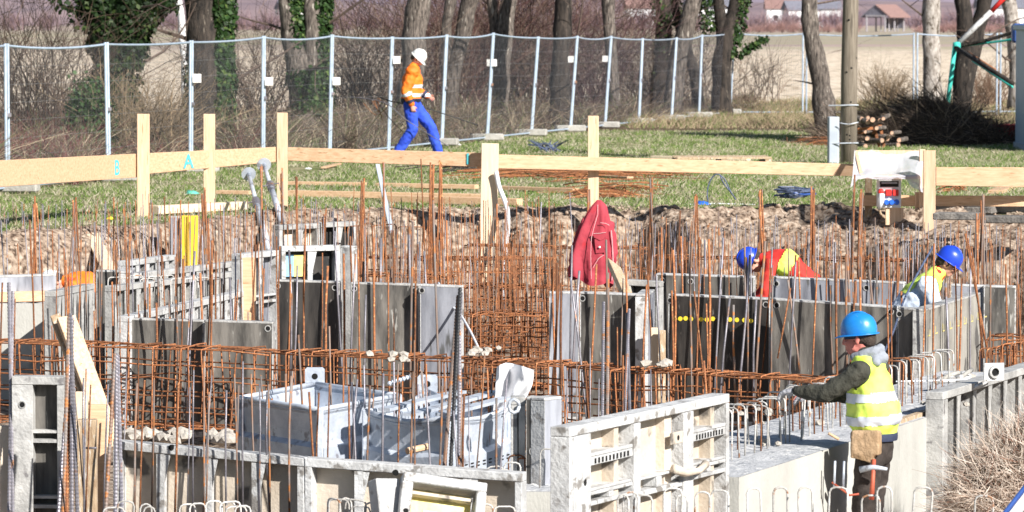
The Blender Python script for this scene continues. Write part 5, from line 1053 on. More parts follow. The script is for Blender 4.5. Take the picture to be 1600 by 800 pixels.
scatter(858,1015,17,(400,410),(37.95,37.9),'E2',MX,28,zb=-1.2,lean=-8,r=1.5); scatter(1045,1400,18,(400,425),(37.95,37.25),'E2',MX,26,zb=-1.2,lean=-12,r=1.5); scatter(1030,1178,22,(370,370),(41.2,40.9),'E2',MX,15,lean=-6,r=1.4); scatter(1210,1412,20,(375,380),(40.4,40.15),'E2',MX,15,lean=-6,r=1.4); scatter(1448,1600,18,(420,420),(36,37.5),'E2',MX,20,lean=-8,r=1.4); scatter(152,203,18,(380,380),(41.6,41.6),'E',MX,15)
scatter(870,1420,34,(440,450),(34.6,33.4),'E2',MX,35,zb=-1.2,lean=-14,r=1.3); 
scatter(195,640,17,(600,600),(27.15,26.5),'F',MG,14,zb=-.85,lean=6,bigp=.25); scatter(120,180,14,(590,600),(26.8,26.8),'F',MG,10,zb=-.85)
scatter(378,800,17,(590,575),(28.3,28.3),'F2',MG,35,zb=-1.2,lean=9); scatter(640,800,18,(585,575),(26.4,26.3),'F2',MG,30,zb=-.85,lean=10); scatter(880,1140,16,(560,570),(31,31),'F2',MX,22,zb=-1.2,lean=8)
for cx, ty, Y, n, sp in ((56,305,44,4,9),(118,305,44,5,8),(318,290,43.5,5,6),(408,253,46.5,3,4),(441,262,47,2,3),(463,275,46,3,4),(506,330,45,3,4),(570,275,45.5,4,7),(600,250,46,3,5),(676,247,46,4,6),(688,250,45.7,3,5),(920,285,44.5,4,4),(1018,275,44,5,6),(1087,300,44,4,5),(1188,288,44,5,6),(1270,290,43.8,5,5),(1335,272,43.5,4,5),(1346,292,43.3,4,5),(1535,300,42.5,5,6),(1528,330,41,4,7),(1152,245,49.8,0,2)):
    for k in range(n): sbar(cx+random.gauss(0,sp*.3), ty+random.uniform(0,16), Y, random.choice(('rust','rust','rust_grey')), 'K', random.gauss(0,sp*1.5), r=1.5)
for (x0,y0,x1,y1,Y) in ((1508,365,1545,560,36.5),(1512,372,1538,560,36.4),(1518,385,1535,560,36.6),(130,700,150,700,27),(1235,450,1215,560,35)): 
    a = P(x0,y0,Y); b = P(x1,y1,Y-.1); BARS.append((1.3*(a-b).length/Y/Y,b,a,'rust' if x0 > 200 else 'steel_bar',1.5,'K'))
BARS.sort(key=lambda t: -t[0])
LM = [(40,'by the left picture edge'),(95,'before the pale footing'),(150,'before the orange jacket'),(210,'before the upright brown panel'),(270,'left of the yellow sheet'),(312,'before the yellow sheet'),(372,'right of the yellow sheet'),(398,'before the orange timber filler'),(432,'left of the black faced panel'),(480,'before the left half of the black faced panel'),(531,'before the right half of the black faced panel'),(552,'before the tall narrow filler'),(600,'before the left part of the grey panel'),(656,'before the right part of the grey panel'),(722,'before the pale blue grey panel'),(745,'left of the broad pale stake'),(785,'below the broad pale stake'),(850,'between the broad stake and the red jacket'),(888,'left of the red jacket'),(960,'before the red jacket'),(1015,'right of the red jacket'),(1045,'left of the yellow dots'),(1120,'before the left yellow dots'),(1180,'before the right yellow dots'),(1230,'before the bent over worker'),(1300,'right of the bent over worker'),(1352,'above the azure helmet'),(1410,'below the socket box'),(1450,'left of the standing pit worker'),(1500,'before the standing pit worker'),(1560,'right of the standing pit worker'),(9999,'at the right picture edge')]
def barlabel(b, t, m, row):
    px = 800+F*t.x/t.y; lm = next(s for x,s in LM if px < x); tone = {'rust':'rusty orange','rust_grey':'brown','steel_bar':'bare grey','black':'black'}[m]; sl_ = (t.x-b.x); ln = 'leaning right' if sl_ > .05 else 'leaning left' if sl_ < -.05 else 'upright'
    kind_ = {'K':'tufted tall bar','F':'front row bar','F2':'bar by the skips'}.get(row,'starter bar'); ex = {'F':'over the front formwork','F2':'near the galvanised skips'}.get(row)
    if ex: lm = ex+(', left part' if px < 420 else ', middle part' if px < 640 else ', right part')
    hh = 'short ' if (t-b).length < 1.05 else 'tall ' if (t-b).length > 1.65 and row != 'K' else ''
    return f'{hh}{tone} {kind_} {ln} {lm}'

rest = MB()
for i,(s_,b,t,m,r,row) in enumerate(BARS):
    d = t-b
    if i < 298:
        o = inst('starter_bar', bar_mesh(m, i%4), None, b, label=barlabel(b,t,m,row), cat='rebar', group='upright starter bars in the pit'); o.rotation_euler = d.to_track_quat('Z','Y').to_euler(); o.scale = (r,r,d.length)
print('bars', len(BARS))
rb = {}
for (s_,b,t,m,r,row) in BARS[298:]: rb.setdefault(m, MB()).tube([b,b.lerp(t,.5)+Vector((random.gauss(0,.006),0,0)),t],.0062*r,4)
big = MB(); mi = []
for k,(m,mb) in enumerate(rb.items()):
    off = len(big.f); big.add(mb.v,mb.f); mi += [k]*len(mb.f)
ob = big.build('starter_bars', None, smooth=True, kind='stuff', label='dense rear rows of thin rusty starter bars too many to count', cat='rebar')
for m in rb: ob.data.materials.append(M[m])
ob.data.polygons.foreach_set('material_index', mi)
# ------------------------------------------------------------------ thick ribbed bars
def ribbed(a, b, Ya, Yb, label, grp, m='steel_bar', r=.0125):
    A, B = P(*a,Ya), P(*b,Yb); L_ = (B-A).length; n = int(L_/.012); pts = []; rr = []
    for i in range(n+1): pts.append((0,0,L_*i/n)); rr.append(r*(1.16 if i%2 else .92))
    o = MB().tube(pts,rr,7).build('ribbed_bar',m,loc=B,label=label,cat='ribbed bar',group=grp); o.rotation_euler = (A-B).to_track_quat('Z','Y').to_euler()
G1 = 'ribbed bars at the far left'; G2 = 'ribbed bars at the left foreground'; G3 = 'ribbed bars in front of the right skip'; G4 = 'ribbed bars by the black dotted panel'
for a,b,l in (((14,442),(20,800),'thick ribbed bar at the far left edge, left one'),((20,455),(14,800),'thick ribbed bar at the far left edge, right one')): ribbed(a,b,28,27.5,l,G1)
for (a,b,m),wd_l in zip((((108,492),(98,820),'rust_grey'),((112,495),(112,820),'steel_bar'),((110,490),(122,820),'steel_bar'),((113,500),(90,820),'steel_bar'),((108,560),(104,820),'rust')),('brown second from left','grey upright','grey rightmost','grey leftmost, spread at the foot','shorter rust coloured middle')): ribbed(a,b,26.9,26.6,wd_l+' ribbed bar in the bundle crossing the leaning plank',G2,m)
for (a,b,m),wd_l in zip((((180,552),(164,820),'rust_grey'),((182,552),(180,820),'steel_bar'),((184,555),(191,820),'steel_bar')),('brown slanting left','grey middle','grey right')): ribbed(a,b,26.7,26.5,wd_l+' ribbed bar in the bundle of three starting the front formwork',G2+' of three',m)
for (a,b,m),wd_l in zip((((716,462),(693,745),'rust_grey'),((719,450),(703,748),'black'),((718,470),(717,748),'steel_bar'),((716,480),(722,745),'rust_grey')),('brown left slanting','black','grey middle','brown right')): ribbed(a,b,27.4,26.6,wd_l+' ribbed bar in the tall bundle in front of the right skip',G3,m)
for (a,b,m),wd_l in zip((((943,473),(941,665),'steel_bar'),((950,486),(949,662),'rust_grey'),((983,484),(976,648),'steel_bar'),((980,490),(984,648),'steel_bar')),('leftmost grey','brown','grey left slanting','rightmost grey')): ribbed(a,b,33,32,wd_l+' ribbed bar standing before the grey panel under the red jacket',G4,m)
# ------------------------------------------------------------------ rubble, connectors
random.seed(4)
def rubble(x0,x1,y0,y1,z,n,label,m='rubble',smin=.02,smax=.06):
    for i in range(n):
        p = g(random.uniform(x0,x1),random.uniform(y0,y1),z); b = bmesh.new(); bmesh.ops.create_icosphere(b,subdivisions=1,radius=random.uniform(smin,smax)); sd = random.random()*20
        for v in b.verts: v.co *= 1+.5*noise.noise(v.co*20+Vector((sd,0,0))); v.co.z *= .7
        me = bpy.data.meshes.new('r'); b.to_mesh(me); b.free(); me.materials.append(M[m]); inst('rubble_stone',me,None,p+Vector((0,0,.02)),label=label,cat='stone',group=label[:40])
rubble(200,375,678,692,-1.15,22,'pale rubble stone below the long cage behind the front formwork',smin=.03,smax=.09)
rubble(1150,1320,640,700,-.42,10,'small cement lump on the broad concrete wall among the hoops',smax=.035); rubble(1420,1520,590,640,-.40,9,'concrete crumb beside the hoops right of the yellow vest',smax=.05)
rubble(560,640,556,572,-.46,6,'pale mortar lump caught on the long cage right of centre',smax=.05); rubble(1000,1060,568,578,-.46,4,'mortar lump on the cage below the black dotted panel',smax=.06); rubble(735,785,545,558,-.46,8,'pale mortar lump on the cage below the white rope',smax=.05)
rr0 = empty('anchor_plate', g(1553,592,-.2), R(20), 'square anchor plate with round cup at the right formwork corner', 'plate'); MB().box((0,0,.05),(.16,.012,.13)).build('plate','form_white',rr0,bevel=.003); MB().lathe([(.03,.0),(.03,.018),(.045,.018),(.048,0)],14,mx=Matrix.Translation((0,-.008,.05))@Matrix.Rotation(R(90),4,'X')).build('cup','form_steel',rr0); hole(rr0,Vector((0,-.009,.05)),.029,False)
tube_px([(1553,590,30.2),(1538,598,30),(1520,606,29.9)],.014,'tie_rod','form_white','cement covered tie rod leading to the square anchor plate','rod',n=8); tube_px([(1400,596,30.8),(1480,594,31),(1560,590,31.2),(1600,584,31.4)],.006,'wire_line','cable_white','thin pale wire strung behind the hoops at right','wire')
for px,py,l in ((1478,604,'cement crusted clamp left of the anchor plate'),(1505,600,'cement crusted clamp right beside the tie rod')):
    rr1 = empty('form_clamp', g(px,py,-.38), random.random(), l, 'clamp'); MB().box((0,0,.05),(.16,.06,.05)).build('jaw','form_white',rr1,bevel=.012); MB().tube([(-.1,0,.03),(.02,-.03,.09),(.12,0,.1)],.018,7).build('arm','concrete_block',rr1,smooth=True); MB().lathe([(.001,.03),(.04,.02),(.045,0)],10,c=(.02,0,.07)).build('nut','form_white',rr1)
# right formwork, wedge of planks, soil mound with dry grass, blue rail
rf = g(1474,613,-.24); rg_ = g(1640,562,-.24)
panel(rf, rg_, 'long grey formwork panel above the dry grass mound at right', 'rib', 'ply_grey', 'form_steel', ribs=.42, rails=(), t=.13, wide=.12)
def dry_mound():
    c = Vector((3.72,27.1,-.78)); root = empty('dry_grass_mound',c,0,'mound of bleached dry grass and roots in the right foreground','dry grass'); mb = MB().lathe([(.01,.62),(.25,.60),(.45,.50),(.62,.30),(.70,.05),(.66,-.15),(.5,-.38)],30)
    mb.v = [tuple(Vector((v[0]*1.15,v[1]*.8,v[2]+.22*v[0]))*(1+.18*noise.noise(Vector(v)*4))) for v in mb.v]; mb.build('soil','dark_soil' if 'dark_soil' in M else mat('dark_soil',(.10,.07,.05),(.26,.19,.14),14,.95,bump=1,c3=(.40,.30,.22),c3scale=20).name,root,smooth=True)
    n = 15000; a = rng.random(n)*6.283; b = rng.random(n); th = b**.6*1.75; x = .72*np.sin(th)*np.cos(a)*1.12; y = .72*np.sin(th)*np.sin(a)*.8; z = .10+.50*np.cos(th)+.2*x+.0*a
    nd = np.stack([x,y,.5*np.cos(th)+.25],1); nd /= np.linalg.norm(nd,axis=1,keepdims=True); d = nd+rng.normal(0,.6,(n,3)); d /= np.linalg.norm(d,axis=1,keepdims=True); gg = rng.random((n,1)); col = (1-gg)*np.array([[.50,.37,.29]])+gg*np.array([[.85,.76,.66]]); col = np.where(rng.random((n,1)) < .12, np.array([[.25,.13,.09]]), col)
    strips(np.stack([x,y,z],1)*(1+rng.normal(0,.05,(n,1))), d, rng.uniform(.04,.14,n), rng.uniform(.0035,.009,n), rng.normal(0,.7,(n,3)), col, 'dry_blades','stems',seg=3,parent=root,kind='stuff')
dry_mound()
A = P(1562,812,23.6); B = P(1622,735,24.6); rl = empty('blue_rail',A,0,'blue edged metal rail cutting the bottom right corner','rail'); MB().bar(Vector(),B-A,.025,.03).build('rail','blue_deep',rl,bevel=.008); MB().bar(Vector((.05,.0,-.01)),B-A+Vector((.05,0,-.01)),.06,.03).build('inner_strip','white_plastic',rl,bevel=.006)
# ------------------------------------------------------------------ people
def loftseg(bm, pts, rad, nseg=14, ref=Vector((1,0,0))):
    """closed tube through pts; rad = (rx, ry): rx along ref; rounded ends"""
    pts = [Vector(p) for p in pts]; rings = []
    full = []; 
    d0 = (pts[1]-pts[0]).normalized(); d1 = (pts[-1]-pts[-2]).normalized(); r0 = rad[0]; r1 = rad[-1]
    full.append((pts[0]-d0*min(r0)*.95, (r0[0]*.25,r0[1]*.25))); full.append((pts[0]-d0*min(r0)*.6, (r0[0]*.78,r0[1]*.78)))
    for p, r in zip(pts, rad): full.append((p, r))
    full.append((pts[-1]+d1*min(r1)*.6, (r1[0]*.78,r1[1]*.78))); full.append((pts[-1]+d1*min(r1)*.95, (r1[0]*.25,r1[1]*.25)))
    vs = []
    for i, (p, r) in enumerate(full):
        t = (full[min(i+1,len(full)-1)][0]-full[max(i-1,0)][0]).normalized(); x = ref-t*ref.dot(t); x = x.normalized() if x.length > .05 else t.orthogonal().normalized(); y = t.cross(x)
        vs.append([bm.verts.new(p+x*r[0]*math.cos(a)+y*r[1]*math.sin(a)) for a in [2*math.pi*k/nseg for k in range(nseg)]])
    for i in range(len(vs)-1):
        for k in range(nseg): bm.faces.new((vs[i][k],vs[i][(k+1)%nseg],vs[i+1][(k+1)%nseg],vs[i+1][k]))
    bm.faces.new(list(reversed(vs[0]))); bm.faces.new(vs[-1])
def ell(bm, c, r, rot=None):
    n0 = len(bm.verts); res = bmesh.ops.create_icosphere(bm, subdivisions=2, radius=1)
    mx = Matrix.Translation(Vector(c))@(rot or Matrix.Identity(4))@Matrix.Diagonal((*r,1))
    for v in res['verts']: v.co = mx@v.co
def fuse(bm, name, m, parent, vox=.012, smooth=3, wrinkle=0, wscale=9, seed=0, **kw):
    bmesh.ops.recalc_face_normals(bm, faces=bm.faces); me = bpy.data.meshes.new(name); bm.to_mesh(me); bm.free(); me.materials.append(M[m]); o = bpy.data.objects.new(name, me); COL.objects.link(o)
    r = o.modifiers.new('r','REMESH'); r.mode = 'VOXEL'; r.voxel_size = vox; s_ = o.modifiers.new('s','SMOOTH'); s_.iterations = smooth; s_.factor = .5
    bpy.context.view_layer.update(); me2 = bpy.data.meshes.new_from_object(o.evaluated_get(bpy.context.evaluated_depsgraph_get())); me2.name = name; o.modifiers.clear(); o.data = me2; bpy.data.meshes.remove(me)
    if wrinkle:
        ns = [v.normal.copy() for v in me2.vertices]
        for v, n in zip(me2.vertices, ns): q = v.co*wscale+Vector((seed,0,0)); v.co += n*wrinkle*(noise.noise(Vector((q.x,q.y,q.z*1.6)))+.6*noise.noise(q*2.3))
    if not me2.materials: me2.materials.append(M[m])
    me2.polygons.foreach_set('use_smooth',[True]*len(me2.polygons)); o.parent = parent; return meta(o, **kw)
def bandmesh(src, fn, name, m, parent, off=.004):
    """strip of cloth sewn over src where fn(centre) holds"""
    me = src.data; keep = [p for p in me.polygons if fn(p.center)]; 
    if not keep: return
    mp = {}; vs = []; fs = []
    for p in keep:
        f = []
        for i in p.vertices:
            if i not in mp: mp[i] = len(vs); v = me.vertices[i]; vs.append(tuple(v.co+v.normal*off))
            f.append(mp[i])
        fs.append(tuple(f))
    return MB().add(vs,fs).build(name,m,parent,smooth=True)
def headmx(c, yaw=0, pitch=0, roll=0): return Matrix.Translation(Vector(c))@Matrix.Rotation(yaw,4,'Z')@Matrix.Rotation(pitch,4,'X')@Matrix.Rotation(roll,4,'Y')
def add_head(bm, H):                       # local: forward +Y, up Z, centre of skull
    def e(c, r, rx=0): ell(bm, (0,0,0), (1,1,1), H@Matrix.Translation(Vector(c))@Matrix.Rotation(rx,4,'X')@Matrix.Diagonal((*r,1)))
    e((0,-.005,.03),(.076,.096,.092)); e((0,.045,-.03),(.060,.052,.070)); e((0,.062,-.088),(.034,.030,.024)); e((0,.02,-.07),(.056,.06,.040))
    e((0,.100,-.018),(.013,.022,.030),.35); e((0,.112,-.030),(.017,.014,.011)); e((0,.085,.028),(.055,.018,.014)); e((0,.091,-.062),(.026,.012,.008)); e((0,.089,-.074),(.022,.012,.008))
    for s_ in (-1,1): e((s_*.040,.078,-.025),(.022,.018,.018)); e((s_*.078,-.005,-.012),(.010,.020,.033)); e((s_*.083,-.010,.004),(.010,.014,.014))
def helmet(parent, H, m, strap=None, peakdir=0):
    H = H@Matrix.Scale(.90,4)@Matrix.Translation((0,0,-.004))
    root_ = None; sh = MB().lathe([(.118,.030),(.120,.045),(.121,.07),(.116,.105),(.102,.140),(.078,.166),(.045,.182),(.012,.188),(.001,.188)],28)
    sh.v = [(x*.94,y*1.12,z) for x,y,z in sh.v]; sh.v = [tuple(H@Vector(v)) for v in sh.v]; o = sh.build('helmet',m,parent,smooth=True)
    br = MB(); n = 32; vs = []
    for k in range(n):
        a = 2*math.pi*k/n; f = max(0,math.sin(a))**3; x = math.cos(a); y = math.sin(a); r = .124
        vs += [(x*r*.94,y*r*1.12,.034),(x*(r+.010)*.94,y*((r+.010)*1.12+.040*f),.028-.012*f),(x*(r+.010)*.94,y*((r+.010)*1.12+.040*f),.022-.012*f),(x*(r-.004)*.94,y*(r-.004)*1.12,.024)]
    fs = []
    for k in range(n):
        a, b = k*4, ((k+1)%n)*4; fs += [(a+j,b+j,b+(j+1)%4,a+(j+1)%4) for j in range(4)]
    br.add([tuple(H@Vector(v)) for v in vs], fs).build('brim',m,o,smooth=True)
    rd = MB()
    for x in (-.022,.022): rd.tube([H@Vector((x,-.10+.01*0+.025*i-.0,z)) for i,z in enumerate((.130,.160,.178,.188,.192,.190,.182,.165,.135))],.0055,6)
    rd.build('ridge',m,o,smooth=True)
    if strap: MB().lathe([(.090,.0),(.104,.004),(.106,.034),(.098,.036)],24,mx=H@Matrix.Diagonal((.94,1.08,1,1))).build('headband',strap,o,smooth=True)
    return o
def hand(bm, W, d, pn, s_=1, curl=.5, side=1):
    """fist/curled hand: W wrist, d direction of hand, pn palm normal"""
    W = Vector(W); d = Vector(d).normalized(); pn = Vector(pn); pn = (pn-d*pn.dot(d)).normalized(); sd = d.cross(pn)*side
    loftseg(bm,[W,W+d*.045,W+d*.085],[(.024,.017),(.036,.016),(.040,.014)],10,sd)
    for i,(o_,L_) in enumerate(((-.030,.066),(-.010,.075),(.010,.070),(.029,.056))):
        p = W+d*.088+sd*o_; d2 = d; pts = [p-d*.01]; 
        for k in range(3): d2 = (d2*math.cos(curl*1.1)+pn*math.sin(curl*1.1)).normalized(); p = p+d2*L_/3; pts.append(p); pn2 = pn
        loftseg(bm,pts,[(.0095,.0095),(.0092,.0092),(.0085,.0085),(.0075,.0075)],8,sd)
    t0 = W+d*.03-sd*.034; loftseg(bm,[t0,t0-sd*.022+d*.025+pn*.012,t0-sd*.022+d*.05+pn*.03],[(.012,.012),(.010,.010),(.008,.008)],8,d)
def person(loc, rz, label, J, cfg):
    """J: joints in local frame (forward +Y, right +X)"""
    root = empty('person',loc,rz,label,'person'); v = {k: Vector(p) for k,p in J.items()}; vox = cfg.get('vox',.011)
    def torso(bm, g_=0, low=None):
        g_ = g_+(cfg.get('bulk',0) if g_ > 0 else 0)
        sx = (v['shR']-v['shL']).normalized(); mid = v['pel'].lerp(v['chest'],.5); w_ = (v['shR']-v['shL']).length/2
        loftseg(bm,[low or v['pel']-Vector((0,0,.06)),v['pel']+ (v['chest']-v['pel'])*.1,mid,v['chest'],v['neck']-(v['neck']-v['chest'])*.25],[(.165+g_,.115+g_),(.160+g_,.115+g_),(.150+g_,.110+g_),(.178+g_,.125+g_),(.13+g_*.5,.085+g_*.5)],20,sx)
        for s_ in ('shL','shR'): ell(bm,v[s_],(.068+g_,.068+g_,.062+g_))
    def arm(bm, s_, g_=0, end=1.0):
        g_ = g_+(cfg.get('bulk',0)*.6 if g_ > 0 else 0)
        a,b,c = v['sh'+s_],v['el'+s_],v['wr'+s_]; c2 = b.lerp(c,end)
        loftseg(bm,[a,a.lerp(b,.5),b],[(.058+g_,.058+g_),(.052+g_,.052+g_),(.043+g_,.043+g_)],14); loftseg(bm,[b,b.lerp(c2,.4),c2],[(.044+g_,.044+g_),(.042+g_,.042+g_),(.030+g_*.9,.027+g_*.9)],14)
    def leg(bm, s_, g_=0, end=1.0):
        g_ = g_+(cfg.get('bulk',0)*.5 if g_ > 0 else 0)
        a,b,c = v['hip'+s_],v['kn'+s_],v['an'+s_]; c2 = b.lerp(c,end)
        loftseg(bm,[a,a.lerp(b,.5),b],[(.090+g_,.090+g_),(.078+g_,.078+g_),(.058+g_,.060+g_)],16); loftseg(bm,[b,b.lerp(c2,.35),c2],[(.058+g_,.060+g_),(.056+g_,.060+g_),(.040+g_*1.3,.042+g_*1.3)],16)
    H = headmx(v['head'],*cfg['head'])
    bm = bmesh.new(); torso(bm,-.012); add_head(bm,H); loftseg(bm,[v['neck'],v['neck'].lerp(v['head'],.5),H@Vector((0,-.01,-.03))],[(.06,.06),(.055,.057),(.055,.06)],14)
    for s_ in 'LR':
        arm(bm,s_,-.008); leg(bm,s_,-.010); hand(bm,v['wr'+s_],cfg['hand'+s_][0],cfg['hand'+s_][1],curl=cfg['hand'+s_][2],side=1 if s_=='L' else -1); an = v['an'+s_]; loftseg(bm,[an,an+Vector((0,.05,-.05)),an+Vector((0,.14,-.06))],[(.04,.04),(.045,.035),(.04,.028)],12)
    fuse(bm,'body',cfg.get('skin','skin'),root,cfg.get('bvox',.008),2)
    # eyes, brows
    for s_ in (-1,1):
        MB().lathe([(.001,.006),(.007,.004),(.010,0)],10,mx=H@Matrix.Translation((s_*.031,.088,.004))@Matrix.Rotation(R(-90),4,'X')).build('eye','black' if not cfg.get('glasses') else 'glass_dark',root)
    if cfg.get('glasses'):
        for s_ in (-1,1): MB().lathe([(.001,.007),(.022,.005),(.027,0)],14,mx=H@Matrix.Translation((s_*.034,.094,.002))@Matrix.Rotation(R(-78),4,'X')@Matrix.Diagonal((1,.8,1,1))).build('lens','glass_dark',root,smooth=True); MB().tube([H@Vector((s_*.058,.09,.006)),H@Vector((s_*.078,.05,.008)),H@Vector((s_*.082,-.01,.008))],.0035,5).build('temple','black',root)
    hb = bmesh.new(); ell(hb,(0,0,0),(1,1,1),H@Matrix.Translation((0,-.022,.022))@Matrix.Diagonal((.083,.094,.088,1))); ell(hb,(0,0,0),(1,1,1),H@Matrix.Translation((0,-.062,-.025))@Matrix.Diagonal((.064,.045,.055,1))); fuse(hb,'hair',cfg.get('hairm','hair'),root,.01,1)
    helmet(root,H,cfg['helmet'],cfg.get('strap'))
    # trousers
    bm = bmesh.new(); 
    for s_ in 'LR': leg(bm,s_,.012,.97)
    loftseg(bm,[v['pel']-Vector((0,0,.10)),v['pel'],v['pel'].lerp(v['chest'],.22)],[(.165,.125),(.172,.128),(.160,.122)],18,(v['hipR']-v['hipL']).normalized()); fuse(bm,'trousers',cfg['trousers'],root,vox,2,.011,10,1)
    for s_ in 'LR':
        bm = bmesh.new(); an = v['an'+s_]; loftseg(bm,[an+Vector((0,0,.08)),an,an+Vector((0,.06,-.045)),an+Vector((0,.17,-.055))],[(.052,.055),(.052,.06),(.052,.042),(.045,.033)],12); loftseg(bm,[an+Vector((0,-.05,-.055)),an+Vector((0,.1,-.065))],[(.045,.03),(.045,.025)],10); fuse(bm,'boot','black_rubber',root,.012,2)
    # top garment with sleeves
    bm = bmesh.new(); torso(bm,.012,cfg.get('hem')); [arm(bm,s_,.014,cfg.get('sleeve',.97)) for s_ in 'LR']; loftseg(bm,[v['neck']-(v['neck']-v['chest'])*.2,v['neck']+(v['head']-v['neck'])*.22],[(.09,.09),(.072,.075)],14); top = fuse(bm,cfg.get('topname','jacket'),cfg['top'],root,vox,2,.014,9,3)
    return root, v, H, top, torso
# near worker in hi-vis vest, azure helmet
wl = Vector((2.36,27.0,-1.315)); 
J1 = dict(pel=(0,0,.98),chest=(-.0,.03,1.30),neck=(0,.045,1.49),head=(0,.10,1.625),shL=(-.19,.05,1.42),shR=(.19,.03,1.42),elL=(-.25,.27,1.27),elR=(.24,.22,1.22),wrL=(-.20,.47,1.285),wrR=(.08,.42,1.24),hipL=(-.09,0,.92),hipR=(.09,0,.92),knL=(-.10,.05,.50),knR=(.10,.03,.50),anL=(-.11,-.02,.10),anR=(.11,0,.10))
r1, v1, H1, top1, to1 = person(wl, R(72), 'worker in azure helmet and yellow vest, one gloved hand on the rebar hoops', J1, dict(head=(R(-4),R(-6),0),handL=((.25,1,-.15),(0,-.3,-1),.35),handR=((0,1,0),(0,0,-1),.4),skin='skin_ruddy',helmet='helmet_azure',strap='navy',trousers='brown_trousers',top='olive_knit',topname='pullover',sleeve=.98,hem=Vector((0,0,1.06))))
bm = bmesh.new(); sx = Vector((1,0,0)); loftseg(bm,[Vector((0,0,1.105)),Vector((0,.0,1.16)),Vector((0,.02,1.24)),Vector((0,.035,1.34)),Vector((0,.04,1.44))],[(.212,.180),(.205,.170),(.192,.155),(.185,.150),(.150,.115)],22,sx); [ell(bm,(s_*.135,.04,1.425),(.055,.085,.055)) for s_ in (-1,1)]
vest = fuse(bm,'vest','yellow_hiviz',r1,.011,2,.016,8,5)
for z in (1.245,1.095): bandmesh(vest,lambda c,z=z: abs(c.z+.06*c.y-z) < .030,'reflective_stripe','reflective',vest,.004)
bm = bmesh.new(); loftseg(bm,[(-.09,-.03,1.475),(0,-.055,1.49),(.09,-.03,1.475)],[(.035,.04),(.04,.05),(.035,.04)],12); loftseg(bm,[(-.055,.125,1.50),(-.085,.06,1.515),(-.07,-.015,1.54),(0,-.035,1.555),(.07,-.015,1.54),(.085,.06,1.515)],[(.028,.032),(.03,.036),(.034,.042),(.034,.042),(.034,.042),(.03,.034)],10); fuse(bm,'hood','hood_grey',r1,.010,3,.006,9,2)
for s_ in 'LR':
    bm = bmesh.new(); hand(bm,v1['wr'+s_],(.25 if s_=='L' else 0,1,-.15),(0,-.3,-1),curl=.4,side=1 if s_=='L' else -1)
    for f in bm.verts: f.co = f.co
    me_ = fuse(bm,'glove','glove',r1,.006,1); 
    for q in me_.data.vertices: q.co += q.normal*.005
# tool belt, pouch, hammer, pliers on his left hip
MB().lathe([(.178,.96),(.182,.97),(.182,1.0),(.178,1.01)],30,mx=Matrix.Diagonal((1,.84,1,1))).build('belt','navy',r1,smooth=True)
bm = bmesh.new(); bmesh.ops.create_cube(bm,size=1,matrix=Matrix.Translation((-.225,.00,.965))@Matrix.Diagonal((.09,.19,.16,1))); bmesh.ops.create_cube(bm,size=1,matrix=Matrix.Translation((-.23,.01,.91))@Matrix.Rotation(.25,4,'X')@Matrix.Diagonal((.07,.15,.13,1))); po = fuse(bm,'tool_pouch','leather',r1,.008,8,.006,10,4)
MB().box((-.285,.0,1.0),(.012,.17,.06)).build('pouch_flap','leather',po,bevel=.008).rotation_euler = (0,R(8),0)
MB().tube([(-.26,-.06,.86),(-.275,-.055,.70),(-.28,-.05,.60)],[.014,.015,.018],9).build('hammer_handle','tool_handle',r1,smooth=True); MB().tube([(-.27,-.15,.80),(-.27,-.06,.81),(-.27,.03,.79)],[.010,.018,.022],9).build('hammer_head','galv',r1,smooth=True)
for y in (.14,.20): MB().tube([(-.25,y,.84),(-.25,y+.005,.66)],.008,6).build('pliers_arm','galv',r1,smooth=True)
MB().tube([(-.25,.22,.70),(-.255,.1,.62),(-.25,.04,.63)],.008,6).build('tool_loop','tool_handle',r1,smooth=True); MB().tube([(-.235,.18,.98),(-.27,.24,1.02)],.010,6).build('chisel','wood',r1,smooth=True)
# walking worker on the lawn
wl2 = P(643,240,69.5); wl2.z = .0
J2 = dict(pel=(0,0,.94),chest=(0,.02,1.28),neck=(0,.04,1.46),head=(0,.095,1.60),shL=(-.19,.0,1.39),shR=(.19,.05,1.39),elL=(-.24,.02,1.10),elR=(.235,-.05,1.10),wrL=(-.18,.24,1.0),wrR=(.22,.05,.86),hipL=(-.09,.0,.88),hipR=(.09,0,.88),knL=(-.10,.30,.50),knR=(.10,.04,.47),anL=(-.10,.42,.10),anR=(.11,-.20,.12))
r2, v2, H2, top2, to2 = person(wl2, R(-100), 'worker in orange hi-vis jacket and white helmet walking on the lawn with rods', J2, dict(head=(R(-6),R(-42),0),handL=((.1,.6,-.4),(1,0,0),.7),handR=((0,.3,-1),(-1,0,0),.8),helmet='helmet_white',trousers='work_blue',top='orange_hiviz',sleeve=.88,vox=.013,bvox=.009,bulk=.03,hem=Vector((0,-.01,.97))))
for z in (1.02,1.16): bandmesh(top2,lambda c,z=z: abs(c.z-z) < .026 and abs(c.x) < .20,'reflective_stripe','reflective',top2,.004)
bandmesh(top2,lambda c: c.z < .965 and abs(c.x) < .2,'dark_hem','navy',top2,.005)
for s_ in 'LR':
    a_,b_ = v2['el'+s_],v2['wr'+s_]; dd = (b_-a_).normalized(); bandmesh(top2,lambda c,a_=a_,b_=b_,dd=dd: .22*1 > (c-a_).dot(dd) > .17 and ((c-a_)-dd*(c-a_).dot(dd)).length < .09,'cuff','navy',top2,.006); bandmesh(top2,lambda c,a_=a_,dd=dd: .10 > (c-a_).dot(dd) > .05 and ((c-a_)-dd*(c-a_).dot(dd)).length < .085,'sleeve_stripe','reflective',top2,.004)
yh = wl2.y
